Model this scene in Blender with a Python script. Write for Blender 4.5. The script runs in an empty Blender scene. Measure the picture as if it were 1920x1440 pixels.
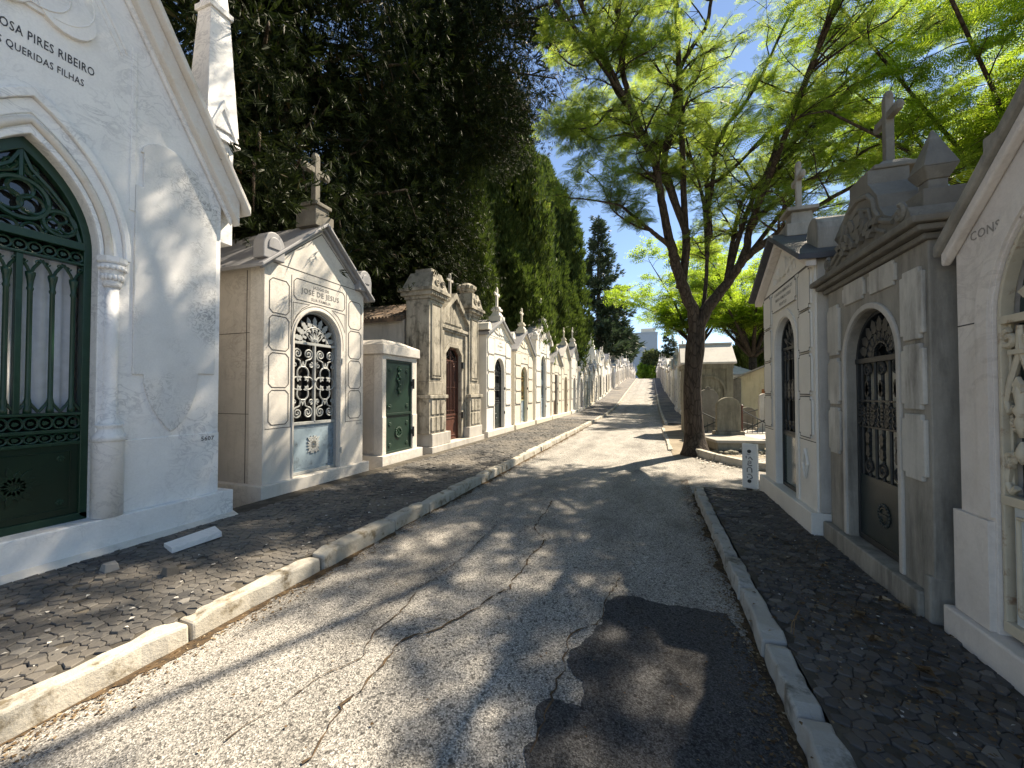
import bpy, bmesh, math, random
import numpy as np
from mathutils import Vector, Matrix

sc = bpy.context.scene
COL = sc.collection
R = random.Random(7)
NR = np.random.default_rng(11)
PI = math.pi

# ------------------------------------------------------------------ camera
FPX = 750.0
YAW = math.atan(260 / 750.0)
PITCH = math.atan(15 / 750.0)
EYE = 1.6
cam = bpy.data.cameras.new("camera")
cam.sensor_width = 36.0
cam.lens = FPX / 1920.0 * 36.0
cam.clip_start = 0.05
cam.clip_end = 3000
camo = bpy.data.objects.new("camera", cam)
camo.location = (0, 0, EYE)
camo.rotation_euler = (PI / 2 + PITCH, 0, YAW)
COL.objects.link(camo)
sc.camera = camo


def ray(u, v):
    x = (u - 960) / FPX
    y = -(v - 720) / FPX
    fw = Vector((-math.sin(YAW) * math.cos(PITCH), math.cos(YAW) * math.cos(PITCH), math.sin(PITCH)))
    rt = Vector((math.cos(YAW), math.sin(YAW), 0))
    up = rt.cross(fw)
    return rt * x + up * y + fw


def P(u, v, d):
    return Vector((0, 0, EYE)) + ray(u, v) * d


def G(u, v, z=0.0):
    r = ray(u, v)
    return Vector((0, 0, EYE)) + r * ((z - EYE) / r.z)


def hill(y):
    if y < 24:
        return 0.0
    if y < 40:
        t = (y - 24) / 16.0
        return 0.068 * 16 * t * t * 0.5
    if y < 88:
        return 0.544 + 0.076 * (y - 40)
    t = min(1.0, (y - 88) / 14.0)
    return 0.544 + 0.076 * 48 + 0.076 * 14 * (t - t * t * 0.5)


# ------------------------------------------------------------------ objects
def tag(o, label=None, cat=None, group=None, kind=None):
    if label: o["label"] = label
    if cat: o["category"] = cat
    if group: o["group"] = group
    if kind: o["kind"] = kind
    return o


def thing(name, label, cat, loc=(0, 0, 0), rz=0.0, group=None):
    o = bpy.data.objects.new(name, None)
    o.empty_display_size = 0.2
    o.location = loc
    o.rotation_euler = (0, 0, rz)
    COL.objects.link(o)
    return tag(o, label, cat, group)


class MB:
    def __init__(s):
        s.v = []; s.f = []; s.m = []; s.mi = 0; s.sm = []; s.smooth = False

    def add(s, vs, fs):
        b = len(s.v)
        s.v += [tuple(p) for p in vs]
        s.f += [tuple(i + b for i in f) for f in fs]
        s.m += [s.mi] * len(fs)
        s.sm += [s.smooth] * len(fs)
        return s

    def box(s, x0, x1, y0, y1, z0, z1):
        vs = [(x, y, z) for z in (z0, z1) for y in (y0, y1) for x in (x0, x1)]
        return s.add(vs, [(0, 2, 3, 1), (4, 5, 7, 6), (0, 1, 5, 4), (2, 6, 7, 3), (0, 4, 6, 2), (1, 3, 7, 5)])

    def hexa(s, bot, top):
        vs = list(bot) + list(top)
        n = len(bot)
        fs = [tuple(reversed(range(n))), tuple(range(n, 2 * n))]
        fs += [(i, (i + 1) % n, n + (i + 1) % n, n + i) for i in range(n)]
        return s.add(vs, fs)

    def prism(s, poly, y0, y1):
        n = len(poly)
        vs = [(x, y0, z) for x, z in poly] + [(x, y1, z) for x, z in poly]
        fs = [tuple(range(n)), tuple(reversed(range(n, 2 * n)))]
        fs += [(i, n + i, n + (i + 1) % n, (i + 1) % n) for i in range(n)]
        return s.add(vs, fs)

    def ribbon(s, poly, w, y, closed=True):
        """flat groove line of width w along a path in the xz plane"""
        n = len(poly)
        P2 = [Vector((a, b)) for a, b in poly]
        L = []; Rr = []
        for i in range(n):
            p = P2[i]
            a = P2[(i - 1) % n] if (closed or i > 0) else None
            c = P2[(i + 1) % n] if (closed or i < n - 1) else None
            d1 = (p - a).normalized() if a is not None and (p - a).length > 1e-7 else None
            d2 = (c - p).normalized() if c is not None and (c - p).length > 1e-7 else None
            d1 = d1 or d2; d2 = d2 or d1
            t = (d1 + d2)
            t = t.normalized() if t.length > 1e-6 else d1
            nn = Vector((-t.y, t.x))
            k = 1.0 / max(0.4, nn.dot(Vector((-d1.y, d1.x))))
            L.append(p + nn * w * .5 * k); Rr.append(p - nn * w * .5 * k)
        vs = [(q.x, y, q.y) for q in L] + [(q.x, y, q.y) for q in Rr]
        m = n if closed else n - 1
        fs = [(i, (i + 1) % n, n + (i + 1) % n, n + i) for i in range(m)]
        return s.add(vs, fs)

    def tube(s, pts, r, n=6, cap=True):
        pts = [Vector(p) for p in pts]
        m = len(pts)
        rr = r if isinstance(r, (list, tuple)) else [r] * m
        vs = []
        ref = None
        for i, p in enumerate(pts):
            t = (pts[min(i + 1, m - 1)] - pts[max(i - 1, 0)])
            t = t.normalized() if t.length > 1e-9 else Vector((0, 0, 1))
            if ref is None:
                ref = t.orthogonal().normalized()
            a = (ref - t * ref.dot(t))
            a = a.normalized() if a.length > 1e-6 else t.orthogonal().normalized()
            ref = a
            b = t.cross(a)
            for k in range(n):
                q = 2 * PI * k / n
                vs.append(p + (a * math.cos(q) + b * math.sin(q)) * rr[i])
        fs = []
        for i in range(m - 1):
            for k in range(n):
                fs.append((i * n + k, i * n + (k + 1) % n, (i + 1) * n + (k + 1) % n, (i + 1) * n + k))
        if cap:
            fs.append(tuple(reversed(range(n)))); fs.append(tuple(range((m - 1) * n, m * n)))
        return s.add(vs, fs)

    def lathe(s, prof, cx, cy, n=14, a0=0.0, a1=2 * PI):
        full = abs(a1 - a0 - 2 * PI) < 1e-6
        k = n if full else n + 1
        vs = []
        for r, z in prof:
            for i in range(k):
                a = a0 + (a1 - a0) * i / n
                vs.append((cx + r * math.cos(a), cy + r * math.sin(a), z))
        fs = []
        for j in range(len(prof) - 1):
            for i in range(n):
                i2 = (i + 1) % k
                fs.append((j * k + i, j * k + i2, (j + 1) * k + i2, (j + 1) * k + i))
        if full:
            fs.append(tuple(reversed(range(k)))); fs.append(tuple(range((len(prof) - 1) * k, len(prof) * k)))
        return s.add(vs, fs)

    def ball(s, c, r, n=8, sq=(1, 1, 1)):
        m = n // 2 + 1
        vs = []
        for j in range(m):
            ph = PI * j / (m - 1)
            for i in range(n):
                a = 2 * PI * i / n
                rr = max(0.02, math.sin(ph))
                vs.append((c[0] + r * sq[0] * rr * math.cos(a), c[1] + r * sq[1] * rr * math.sin(a), c[2] - r * sq[2] * math.cos(ph)))
        fs = []
        for j in range(m - 1):
            for i in range(n):
                fs.append((j * n + i, j * n + (i + 1) % n, (j + 1) * n + (i + 1) % n, (j + 1) * n + i))
        return s.add(vs, fs)

    def build(s, name, mat, parent=None, bev=0.0, recalc=True, label=None, auto=False):
        me = bpy.data.meshes.new(name)
        me.from_pydata(s.v, [], s.f)
        mats = mat if isinstance(mat, (list, tuple)) else [mat]
        for m in mats: me.materials.append(m)
        if len(mats) > 1: me.polygons.foreach_set("material_index", s.m)
        if any(s.sm): me.polygons.foreach_set("use_smooth", s.sm)
        if recalc:
            bm = bmesh.new(); bm.from_mesh(me)
            bmesh.ops.recalc_face_normals(bm, faces=bm.faces)
            bm.to_mesh(me); bm.free()
        o = bpy.data.objects.new(name, me)
        COL.objects.link(o)
        if parent is not None: o.parent = parent
        if bev > 0:
            b = o.modifiers.new("bevel", "BEVEL")
            b.width = bev; b.segments = 2; b.limit_method = 'ANGLE'; b.angle_limit = math.radians(50)
            b.use_clamp_overlap = True
        if label: o["label"] = label
        return o


def quads_mesh(name, V, mat, parent=None):
    """V: (n,4,3) array of free quads"""
    n = V.shape[0]
    me = bpy.data.meshes.new(name)
    me.vertices.add(n * 4)
    me.vertices.foreach_set("co", V.reshape(-1).astype(np.float32))
    me.loops.add(n * 4)
    me.loops.foreach_set("vertex_index", np.arange(n * 4, dtype=np.int32))
    me.polygons.add(n)
    me.polygons.foreach_set("loop_start", np.arange(0, n * 4, 4, dtype=np.int32))
    me.materials.append(mat)
    me.update(calc_edges=True)
    me.validate()
    o = bpy.data.objects.new(name, me)
    COL.objects.link(o)
    if parent is not None: o.parent = parent
    return o


def text_mesh(name, lines, mat, parent, y, depth=0.002, label=None):
    """lines: (string, x, z, size, align) laid on the facade plane"""
    vs = []; fs = []
    for ln in lines:
        s, x, z, size, al = ln[:5]
        cu = bpy.data.curves.new("lettering", 'FONT')
        cu.body = s; cu.size = size; cu.align_x = al; cu.resolution_u = 2
        cu.space_character = 1.08; cu.offset = size * .010
        ob = bpy.data.objects.new("lettering", cu)
        me = bpy.data.meshes.new_from_object(ob)
        b = len(vs)
        k = 1.0
        if len(ln) > 5:
            w_ = max(v.co.x for v in me.vertices) - min(v.co.x for v in me.vertices); k = ln[5] / w_
        vs += [(x + v.co.x * k, y, z + v.co.y) for v in me.vertices]
        fs += [tuple(i + b for i in p.vertices) for p in me.polygons]
        bpy.data.objects.remove(ob); bpy.data.curves.remove(cu); bpy.data.meshes.remove(me)
    me = bpy.data.meshes.new(name)
    me.from_pydata(vs, [], fs)
    me.materials.append(mat)
    o = bpy.data.objects.new(name, me)
    COL.objects.link(o); o.parent = parent
    if label: o["label"] = label
    return o


# ------------------------------------------------------------------ materials
class NT:
    def __init__(s, name):
        s.mat = bpy.data.materials.new(name)
        s.mat.use_nodes = True
        s.t = s.mat.node_tree
        s.t.nodes.clear()
        s.out = s.t.nodes.new("ShaderNodeOutputMaterial")
        s.geo = s.t.nodes.new("ShaderNodeNewGeometry")

    def n(s, typ, **kw):
        nd = s.t.nodes.new(typ)
        for k, v in kw.items(): setattr(nd, k, v)
        return nd

    def l(s, a, b): s.t.links.new(a, b)

    def set(s, sock, v):
        if hasattr(v, "is_linked"): s.l(v, sock)
        else:
            if sock.type == 'RGBA' and len(v) == 3: v = (*v, 1)
            sock.default_value = v

    def pos(s, scale=(1, 1, 1), rot=(0, 0, 0)):
        m = s.n("ShaderNodeMapping")
        m.inputs["Scale"].default_value = scale
        m.inputs["Rotation"].default_value = rot
        s.l(s.geo.outputs["Position"], m.inputs["Vector"])
        return m.outputs["Vector"]

    def noise(s, vec, scale, detail=4, rough=.55, dist=0.0):
        x = s.n("ShaderNodeTexNoise")
        s.l(vec, x.inputs["Vector"])
        x.inputs["Scale"].default_value = scale; x.inputs["Detail"].default_value = detail
        x.inputs["Roughness"].default_value = rough; x.inputs["Distortion"].default_value = dist
        return x.outputs["Fac"]

    def vor(s, vec, scale, feature='F1', out="Distance", rnd=1.0):
        x = s.n("ShaderNodeTexVoronoi", feature=feature)
        s.l(vec, x.inputs["Vector"])
        x.inputs["Scale"].default_value = scale
        x.inputs["Randomness"].default_value = rnd
        return x.outputs[out]

    def ramp(s, fac, stops):
        x = s.n("ShaderNodeValToRGB")
        s.l(fac, x.inputs["Fac"])
        e = x.color_ramp.elements
        while len(e) < len(stops): e.new(0.5)
        for i, (p, c) in enumerate(stops):
            e[i].position = p
            e[i].color = (c, c, c, 1) if isinstance(c, (int, float)) else (*c, 1)
        return x.outputs["Color"]

    def mix(s, fac, a, b, mode='MIX'):
        x = s.n("ShaderNodeMix", data_type='RGBA', blend_type=mode)
        s.set(x.inputs[0], fac); s.set(x.inputs[6], a); s.set(x.inputs[7], b)
        return x.outputs[2]

    def math(s, op, a, b=0.0):
        x = s.n("ShaderNodeMath", operation=op)
        s.set(x.inputs[0], a); s.set(x.inputs[1], b)
        return x.outputs[0]

    def bump(s, h, strength=.3, dist=.01, normal=None):
        x = s.n("ShaderNodeBump")
        x.inputs["Strength"].default_value = strength; x.inputs["Distance"].default_value = dist
        s.l(h, x.inputs["Height"])
        if normal is not None: s.l(normal, x.inputs["Normal"])
        return x.outputs["Normal"]

    def bsdf(s, col, rough=.7, metal=0.0, spec=.4, normal=None):
        b = s.n("ShaderNodeBsdfPrincipled")
        s.set(b.inputs["Base Color"], col); s.set(b.inputs["Roughness"], rough)
        b.inputs["Metallic"].default_value = metal
        b.inputs["Specular IOR Level"].default_value = spec
        if normal is not None: s.l(normal, b.inputs["Normal"])
        s.l(b.outputs[0], s.out.inputs["Surface"])
        return b


def stone(name, c1, c2, vein=None, veinamt=.5, veinscale=3.0, streak=None, samt=.6, slo=.5, shi=.72, blotch=None, bamt=.5, rough=.6, bump=.25):
    t = NT(name)
    p = t.pos()
    col = t.mix(t.ramp(t.noise(p, 2.2, 7, .62), [(.32, 0.0), (.68, 1.0)]), c1, c2)
    if vein:
        vn = t.noise(t.pos((1, 1, 1.3)), veinscale, 6, .6, 1.6)
        band = t.ramp(vn, [(.44, 0.0), (.495, 1.0), (.54, 0.0)])
        where = t.ramp(t.noise(p, 1.3, 3), [(.42, 0.0), (.62, 1.0)])
        col = t.mix(t.math('MULTIPLY', t.math('MULTIPLY', band, where), veinamt), col, vein)
    if blotch:
        bl = t.ramp(t.noise(p, 5.5, 9, .7), [(.52, 0.0), (.64, 1.0)])
        col = t.mix(t.math('MULTIPLY', bl, bamt), col, blotch)
    if streak:
        s1 = t.ramp(t.noise(t.pos((7, 7, 1.15)), 1.0, 9, .68), [(slo, 0.0), (shi, 1.0)])
        s2 = t.ramp(t.noise(p, .9, 4), [(.35, .15), (.65, 1.0)])
        col = t.mix(t.math('MULTIPLY', t.math('MULTIPLY', s1, s2), samt), col, streak)
    fine = t.noise(p, 55, 5, .7)
    col = t.mix(.35, col, t.mix(fine, (.55, .55, .55), (1.25, 1.25, 1.25)), 'MULTIPLY')
    h = t.mix(.5, t.noise(p, 38, 6, .7), t.noise(p, 9, 4))
    t.bsdf(col, rough, 0, .35, t.bump(h, bump, .012))
    return t.mat


def paint(name, col, worn=None, amt=.5, rough=.5, metal=0.0, scale=6, lo=.5, hi=.66, spec=.45):
    t = NT(name)
    p = t.pos()
    c = t.mix(t.noise(p, 14, 4), tuple(x * .8 for x in col), tuple(min(1, x * 1.15) for x in col))
    if worn:
        w = t.ramp(t.noise(p, scale, 9, .7), [(lo, 0.0), (hi, 1.0)])
        c = t.mix(t.math('MULTIPLY', w, amt), c, worn)
    t.bsdf(c, rough, metal, spec, t.bump(t.noise(p, 60, 3), .15, .004))
    return t.mat


M = {}
M['marble'] = stone("white_marble", (.86, .85, .83), (.76, .75, .74), (.42, .42, .44), .6, 4.5, (.42, .40, .37), .35, .56, .76, rough=.45, bump=.12)
M['marble_veined'] = stone("veined_marble", (.77, .76, .74), (.65, .64, .63), (.20, .20, .21), .95, 9.0, None, rough=.45, bump=.12)
M['cove'] = stone("cream_cornice_stone", (.66, .60, .52), (.70, .68, .65), None, rough=.55, bump=.15, blotch=(.55, .43, .31), bamt=.35)
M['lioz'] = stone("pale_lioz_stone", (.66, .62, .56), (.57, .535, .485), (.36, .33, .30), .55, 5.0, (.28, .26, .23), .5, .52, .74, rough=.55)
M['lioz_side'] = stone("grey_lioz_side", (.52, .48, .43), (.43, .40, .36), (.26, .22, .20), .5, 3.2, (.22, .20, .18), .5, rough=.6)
M['cream'] = stone("cream_limestone", (.72, .67, .57), (.62, .57, .47), None, .3, 4, (.36, .31, .24), .45, .55, .75, rough=.65)
M['white_lime'] = stone("whitened_limestone", (.76, .73, .67), (.67, .64, .58), None, .3, 4, (.38, .34, .29), .35, .56, .76, rough=.65)
M['grey_lime'] = stone("grey_limestone", (.52, .49, .44), (.42, .39, .35), None, .3, 4, (.16, .145, .125), .6, .48, .7, rough=.75)
M['weathered'] = stone("weathered_limestone", (.46, .42, .35), (.33, .30, .24), None, .3, 4, (.07, .064, .052), .95, .42, .58, (.085, .08, .065), .7, rough=.8, bump=.4)
M['dark_stone'] = stone("blackened_shaded_limestone", (.20, .185, .155), (.14, .13, .11), None, .3, 4, (.06, .056, .05), .6, .42, .66, (.30, .28, .235), .35, rough=.85, bump=.5)
M['panel_stone'] = stone("streaked_panel_stone", (.56, .535, .485), (.40, .38, .34), None, .3, 4, (.09, .084, .075), .8, .43, .66, rough=.75, bump=.3)
M['mid_stone'] = stone("greyed_limestone", (.34, .318, .275), (.25, .23, .195), None, .3, 4, (.075, .07, .06), .75, .43, .66, (.36, .335, .285), .45, rough=.8, bump=.35)
M['tomb_stone'] = stone("mossy_grey_stone", (.24, .22, .165), (.17, .155, .115), None, .3, 4, (.06, .055, .04), .9, .42, .58, (.30, .28, .21), .35, rough=.85, bump=.4)
M['pink'] = stone("pinkish_lioz", (.74, .675, .61), (.64, .575, .515), (.38, .32, .28), .4, 3, (.28, .25, .22), .4, .55, .76, rough=.6)
M['groove'] = paint("shadow_groove", (.09, .085, .08), rough=.95, spec=.1)
M['letter'] = paint("engraved_letter_black", (.035, .035, .045), rough=.6)
M['letter_grey'] = paint("engraved_letter_grey", (.17, .165, .155), rough=.8)
M['letter_faint'] = paint("engraved_letter_faint", (.27, .245, .215), rough=.8)
M['roof_slab'] = stone("grey_roof_slab", (.30, .30, .31), (.22, .22, .23), None, .3, 3, (.10, .10, .10), .5, rough=.55, bump=.2)
M['roof_dark'] = stone("dark_roof_slab", (.075, .078, .088), (.05, .052, .06), None, .3, 3, rough=.6, bump=.4, blotch=(.14, .14, .135), bamt=.4)
M['roof_pale'] = stone("pale_roof_slab", (.55, .52, .48), (.45, .43, .40), None, .3, 3, (.2, .19, .17), .5, rough=.7)
M['roof_tile'] = paint("old_roof_tile", (.22, .15, .10), (.06, .05, .04), .8, .9, 0, 5, .42, .6)
M['iron_green'] = paint("green_painted_iron", (.007, .036, .019), (.02, .06, .038), .5, .38)
M['iron_green_panel'] = paint("green_painted_panel", (.003, .020, .010), (.008, .032, .018), .4, .32)
M['iron_dark'] = paint("blackened_iron", (.018, .021, .022), (.045, .05, .05), .5, .5)
M['iron_dark_panel'] = paint("dark_green_grey_panel", (.022, .032, .031), (.05, .055, .05), .5, .42)
M['iron_silver'] = paint("silver_painted_iron", (.36, .37, .36), (.16, .16, .15), .6, .5, 0, 14)
M['zinc'] = paint("blue_grey_zinc", (.24, .31, .36), (.05, .055, .06), .85, .45, 0, 4, .55, .68)
M['iron_cream'] = paint("cream_painted_iron", (.55, .48, .36), (.22, .10, .045), .75, .6, 0, 9, .54, .66)
M['panel_cream'] = paint("pale_painted_door_panel", (.55, .57, .56), (.36, .33, .28), .5, .5, 0, 2.5, .55, .7)
M['iron_brown'] = paint("red_brown_painted_iron", (.085, .028, .016), (.03, .015, .01), .6, .5)
M['iron_ochre'] = paint("ochre_painted_iron", (.40, .27, .09), (.22, .13, .05), .5, .6)
M['iron_red'] = paint("red_painted_iron", (.22, .06, .04), (.1, .04, .03), .5, .6)
M['iron_blue'] = paint("blue_grey_painted_iron", (.22, .28, .33), (.12, .15, .17), .5, .55)
M['iron_pale'] = paint("pale_green_painted_iron", (.36, .42, .30), (.25, .2, .12), .5, .55)
M['bright_green'] = paint("green_painted_metal_door", (.006, .026, .016), (.003, .014, .009), .6, .42, 0, 2.2, .42, .66)
M['curtain'] = paint("white_curtain", (.62, .64, .66), (.48, .5, .52), .6, .8, 0, 4)
M['frosted'] = paint("cream_frosted_glass", (.50, .49, .42), (.25, .24, .2), .6, .4, 0, 5)
M['inside'] = paint("dark_interior", (.010, .010, .010), rough=.9, spec=.1)  # near-black stands in for the unlit inside behind the grilles
t = NT("dark_glass"); t.bsdf((.02, .022, .022), .06, 0, .8); M['glass'] = t.mat
t = NT("greenish_glass"); t.bsdf((.06, .085, .075), .12, 0, .7); M['glass_green'] = t.mat


def asphalt(name, dark, mid, light, warm):
    t = NT(name)
    p = t.pos()
    cells = t.vor(p, 150, out="Color")
    sep = t.n("ShaderNodeSeparateColor"); t.l(cells, sep.inputs[0])
    c = t.ramp(sep.outputs[0], [(0.0, dark), (.16, dark), (.34, mid), (.80, light), (1.0, tuple(min(1, x * 1.5) for x in light))])
    cells2 = t.vor(p, 62, out="Color")
    sep2 = t.n("ShaderNodeSeparateColor"); t.l(cells2, sep2.inputs[0])
    c = t.mix(t.ramp(sep2.outputs[1], [(.93, 0.0), (.95, .7)]), c, tuple(x * .3 for x in dark))
    big = t.ramp(t.noise(p, .55, 6, .6), [(.34, 0.0), (.66, 1.0)])
    c = t.mix(t.math('MULTIPLY', big, .55), c, warm, 'MULTIPLY')
    sx = t.n('ShaderNodeSeparateXYZ'); t.l(p, sx.inputs[0])
    off = t.math('ABSOLUTE', t.math('ADD', sx.outputs[0], 1.1))
    edge = t.math('MULTIPLY', t.ramp(t.math('MULTIPLY', off, .5), [(.50, 0.0), (.86, 1.0)]), t.ramp(t.noise(p, 3.5, 7, .7), [(.36, .1), (.62, 1.0)]))
    c = t.mix(t.math('MULTIPLY', edge, .38), c, tuple(.5 * a_ + .5 * b_ for a_, b_ in zip(mid, (.17, .125, .08))))
    trk = t.ramp(t.math('ABSOLUTE', t.math('SUBTRACT', off, .72)), [(.10, .86), (.34, 1.0)])
    c = t.mix(1.0, c, trk, 'MULTIPLY')
    st = t.ramp(t.noise(t.pos((1, .5, 1)), 1.1, 8, .7), [(.50, 1.0), (.62, .74)])
    c = t.mix(1.0, c, st, 'MULTIPLY')
    mid_n = t.ramp(t.noise(t.pos((1, .35, 1)), 2.6, 7, .65), [(.30, .72), (.70, 1.15)])
    c = t.mix(1.0, c, mid_n, 'MULTIPLY')
    h = t.mix(.4, t.vor(p, 150), t.noise(p, 160, 3))
    t.bsdf(c, .88, 0, .25, t.bump(h, .75, .006))
    return t.mat


M['asphalt'] = asphalt("worn_asphalt", (.12, .116, .110), (.245, .235, .217), (.42, .40, .37), (.87, .86, .84))
M['patch'] = asphalt("fresh_asphalt_patch", (.026, .026, .028), (.050, .051, .054), (.085, .086, .09), (.9, .9, .9))
t = NT("brown_crack_dirt"); t.bsdf(t.mix(t.ramp(t.noise(t.pos(), 14, 7, .7), [(.35, 0.0), (.65, 1.0)]), (.03, .026, .022), (.13, .088, .052)), .95, 0, .1); M['crack'] = t.mat
t = NT("sandy_earth")
p = t.pos()
c = t.mix(t.ramp(t.noise(p, 1.6, 8, .65), [(.3, 0.0), (.7, 1.0)]), (.16, .13, .095), (.30, .26, .20))
c = t.mix(t.ramp(t.noise(p, 40, 5, .7), [(.55, 0.0), (.7, .7)]), c, (.10, .085, .06))
t.bsdf(c, .95, 0, .2, t.bump(t.noise(p, 30, 7, .7), .6, .02)); M['earth'] = t.mat
t = NT("dark_joint_earth")
p = t.pos()
c = t.mix(t.ramp(t.noise(p, 5, 8, .65), [(.35, 0.0), (.65, 1.0)]), (.045, .040, .034), (.11, .098, .08))
t.bsdf(c, .95, 0, .2, t.bump(t.noise(p, 60, 7, .7), .6, .01)); M['joint'] = t.mat
t = NT("basalt_paving_far")
p = t.pos()
cc = t.vor(p, 9.5, out="Color"); sp = t.n("ShaderNodeSeparateColor"); t.l(cc, sp.inputs[0])
c = t.ramp(sp.outputs[0], [(0, (.06, .06, .063)), (1, (.17, .165, .16))])
c = t.mix(t.ramp(t.vor(p, 9.5, 'DISTANCE_TO_EDGE'), [(.03, .9), (.08, 0.0)]), c, (.035, .03, .025))
c = t.mix(t.ramp(t.noise(p, .8, 6), [(.42, 0.0), (.65, .7)]), c, (.24, .21, .175))
t.bsdf(c, .8, 0, .35, t.bump(t.ramp(t.vor(p, 9.5, 'DISTANCE_TO_EDGE'), [(.0, 0.0), (.12, 1.0)]), .7, .02)); M['paving_far'] = t.mat
t = NT("basalt_cobble")
p = t.pos()
c = t.ramp(t.geo.outputs["Random Per Island"], [(0, (.040, .039, .040)), (.6, (.064, .062, .060)), (.97, (.10, .096, .09)), (1.0, (.20, .19, .175))])
c = t.mix(t.ramp(t.noise(p, 1.1, 6, .6), [(.42, 0.0), (.62, .75)]), c, (.17, .15, .125))
c = t.mix(t.ramp(t.noise(p, 22, 6, .7), [(.5, 0.0), (.7, .45)]), c, (.15, .135, .115))
t.bsdf(c, .72, 0, .4, t.bump(t.noise(p, 70, 6, .7), .5, .006)); M['cobble'] = t.mat
t = NT("basalt_cobble_dark")
p = t.pos()
c = t.ramp(t.geo.outputs["Random Per Island"], [(0, (.045, .043, .043)), (.6, (.078, .074, .072)), (.97, (.115, .108, .10)), (1.0, (.20, .18, .155))])
c = t.mix(t.ramp(t.noise(p, 3.1, 7, .65), [(.52, 0.0), (.68, .7)]), c, (.11, .085, .062))
t.bsdf(c, .75, 0, .4, t.bump(t.noise(p, 70, 6, .7), .5, .006)); M['cobble_dark'] = t.mat
M['kerb'] = stone("kerb_limestone", (.50, .47, .41), (.36, .33, .275), None, .3, 3, None, blotch=(.15, .12, .075), bamt=.95, rough=.9, bump=1.0)
M['kerb_worn'] = stone("worn_kerb_limestone", (.40, .39, .36), (.28, .27, .245), None, .3, 3, None, blotch=(.09, .085, .07), bamt=.85, rough=.85, bump=.7)
t = NT("dry_litter"); t.bsdf(t.ramp(t.geo.outputs["Random Per Island"], [(0, (.06, .036, .018)), (.6, (.13, .085, .045)), (.95, (.22, .16, .095)), (1, (.42, .35, .24))]), .9, 0, .2); M['litter'] = t.mat
t = NT("pale_chips"); t.bsdf(t.ramp(t.geo.outputs["Random Per Island"], [(0, (.16, .15, .14)), (1, (.55, .53, .49))]), .8, 0, .3); M['chips'] = t.mat


def bark(name, a, b, sc_=8):
    t = NT(name)
    v = t.pos((1, 1, .28))
    r = t.noise(v, sc_, 8, .7, .8)
    vo = t.vor(v, sc_ * 1.6, 'DISTANCE_TO_EDGE')
    c = t.mix(t.ramp(r, [(.35, 0.0), (.65, 1.0)]), a, b)
    c = t.mix(t.ramp(vo, [(.0, .8), (.12, 0.0)]), c, tuple(x * .35 for x in a))
    t.bsdf(c, .92, 0, .2, t.bump(t.mix(.5, r, vo), 1.0, .05))
    return t.mat


M['bark'] = bark("grey_brown_bark", (.030, .023, .018), (.085, .066, .050))
M['bark_dark'] = bark("dark_cypress_bark", (.055, .042, .032), (.13, .10, .075))


def leaf(name, ramp_d, trans, tfac, spec=.25):
    t = NT(name)
    d = t.ramp(t.geo.outputs["Random Per Island"], ramp_d)
    d = t.mix(.5, d, t.mix(t.ramp(t.noise(t.pos(), 1.3, 4), [(.32, 0.0), (.68, 1.0)]), (.35, .42, .40), (1.45, 1.4, 1.3)), 'MULTIPLY')
    b = t.bsdf(d, .55, 0, spec)
    tr = t.n("ShaderNodeBsdfTranslucent")
    t.set(tr.inputs["Color"], t.mix(t.geo.outputs["Random Per Island"], trans[0], trans[1]))
    ms = t.n("ShaderNodeMixShader"); ms.inputs[0].default_value = tfac
    t.l(b.outputs[0], ms.inputs[1]); t.l(tr.outputs[0], ms.inputs[2])
    t.l(ms.outputs[0], t.out.inputs["Surface"])
    return t.mat


M['jac'] = leaf("fern_leaf_green", [(0, (.045, .095, .015)), (.6, (.075, .14, .022)), (1, (.12, .19, .03))], ((.22, .37, .05), (.52, .60, .11)), .58)
M['jac_far'] = leaf("far_leaf_green", [(0, (.04, .09, .015)), (1, (.11, .18, .03))], ((.28, .46, .03), (.48, .62, .06)), .55)
M['cyp'] = leaf("cypress_green", [(0, (.040, .065, .020)), (.7, (.085, .125, .036)), (1, (.15, .175, .06))], ((.08, .14, .02), (.14, .20, .03)), .25, .12)
M['cyp_shaded'] = leaf("shaded_cypress_green", [(0, (.009, .016, .006)), (.82, (.018, .028, .009)), (.97, (.038, .048, .016)), (1, (.08, .045, .02))], ((.016, .028, .006), (.04, .06, .01)), .15, .08)  # near-black colour carries the shade of dense backlit crowns
M['cedar'] = leaf("blue_green_needles", [(0, (.030, .050, .030)), (1, (.065, .095, .055))], ((.04, .07, .03), (.07, .11, .04)), .15)
M['bush'] = leaf("bush_green", [(0, (.04, .06, .025)), (1, (.10, .125, .055))], ((.10, .15, .04), (.18, .22, .07)), .25)
M['pod'] = paint("brown_seed_pod", (.06, .04, .025), rough=.8)

# ------------------------------------------------------------------ facade helpers (local x along the facade, y into the building, z up)
def opening(cx, half, bottom, spring, apex, kind='round', n=14):
    pts = [(cx - half, bottom)]
    rise = apex - spring
    if kind == 'flat':
        pts += [(cx - half, apex), (cx + half, apex)]
    elif kind == 'clip':
        pts += [(cx - half, spring), (cx - half * .55, apex), (cx + half * .55, apex), (cx + half, spring)]
    elif kind == 'pointed':
        c = (rise * rise - half * half) / (2 * half)
        rad = half + c
        a1 = math.atan2(rise, c)
        m = n // 2
        left = [(cx + c - rad * math.cos(a1 * i / m), spring + rad * math.sin(a1 * i / m)) for i in range(m + 1)]
        pts += left + [(2 * cx - x, z) for x, z in reversed(left[:-1])]
    else:
        pts += [(cx - half * math.cos(PI * i / n), spring + rise * math.sin(PI * i / n)) for i in range(n + 1)]
    pts.append((cx + half, bottom))
    return pts


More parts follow.
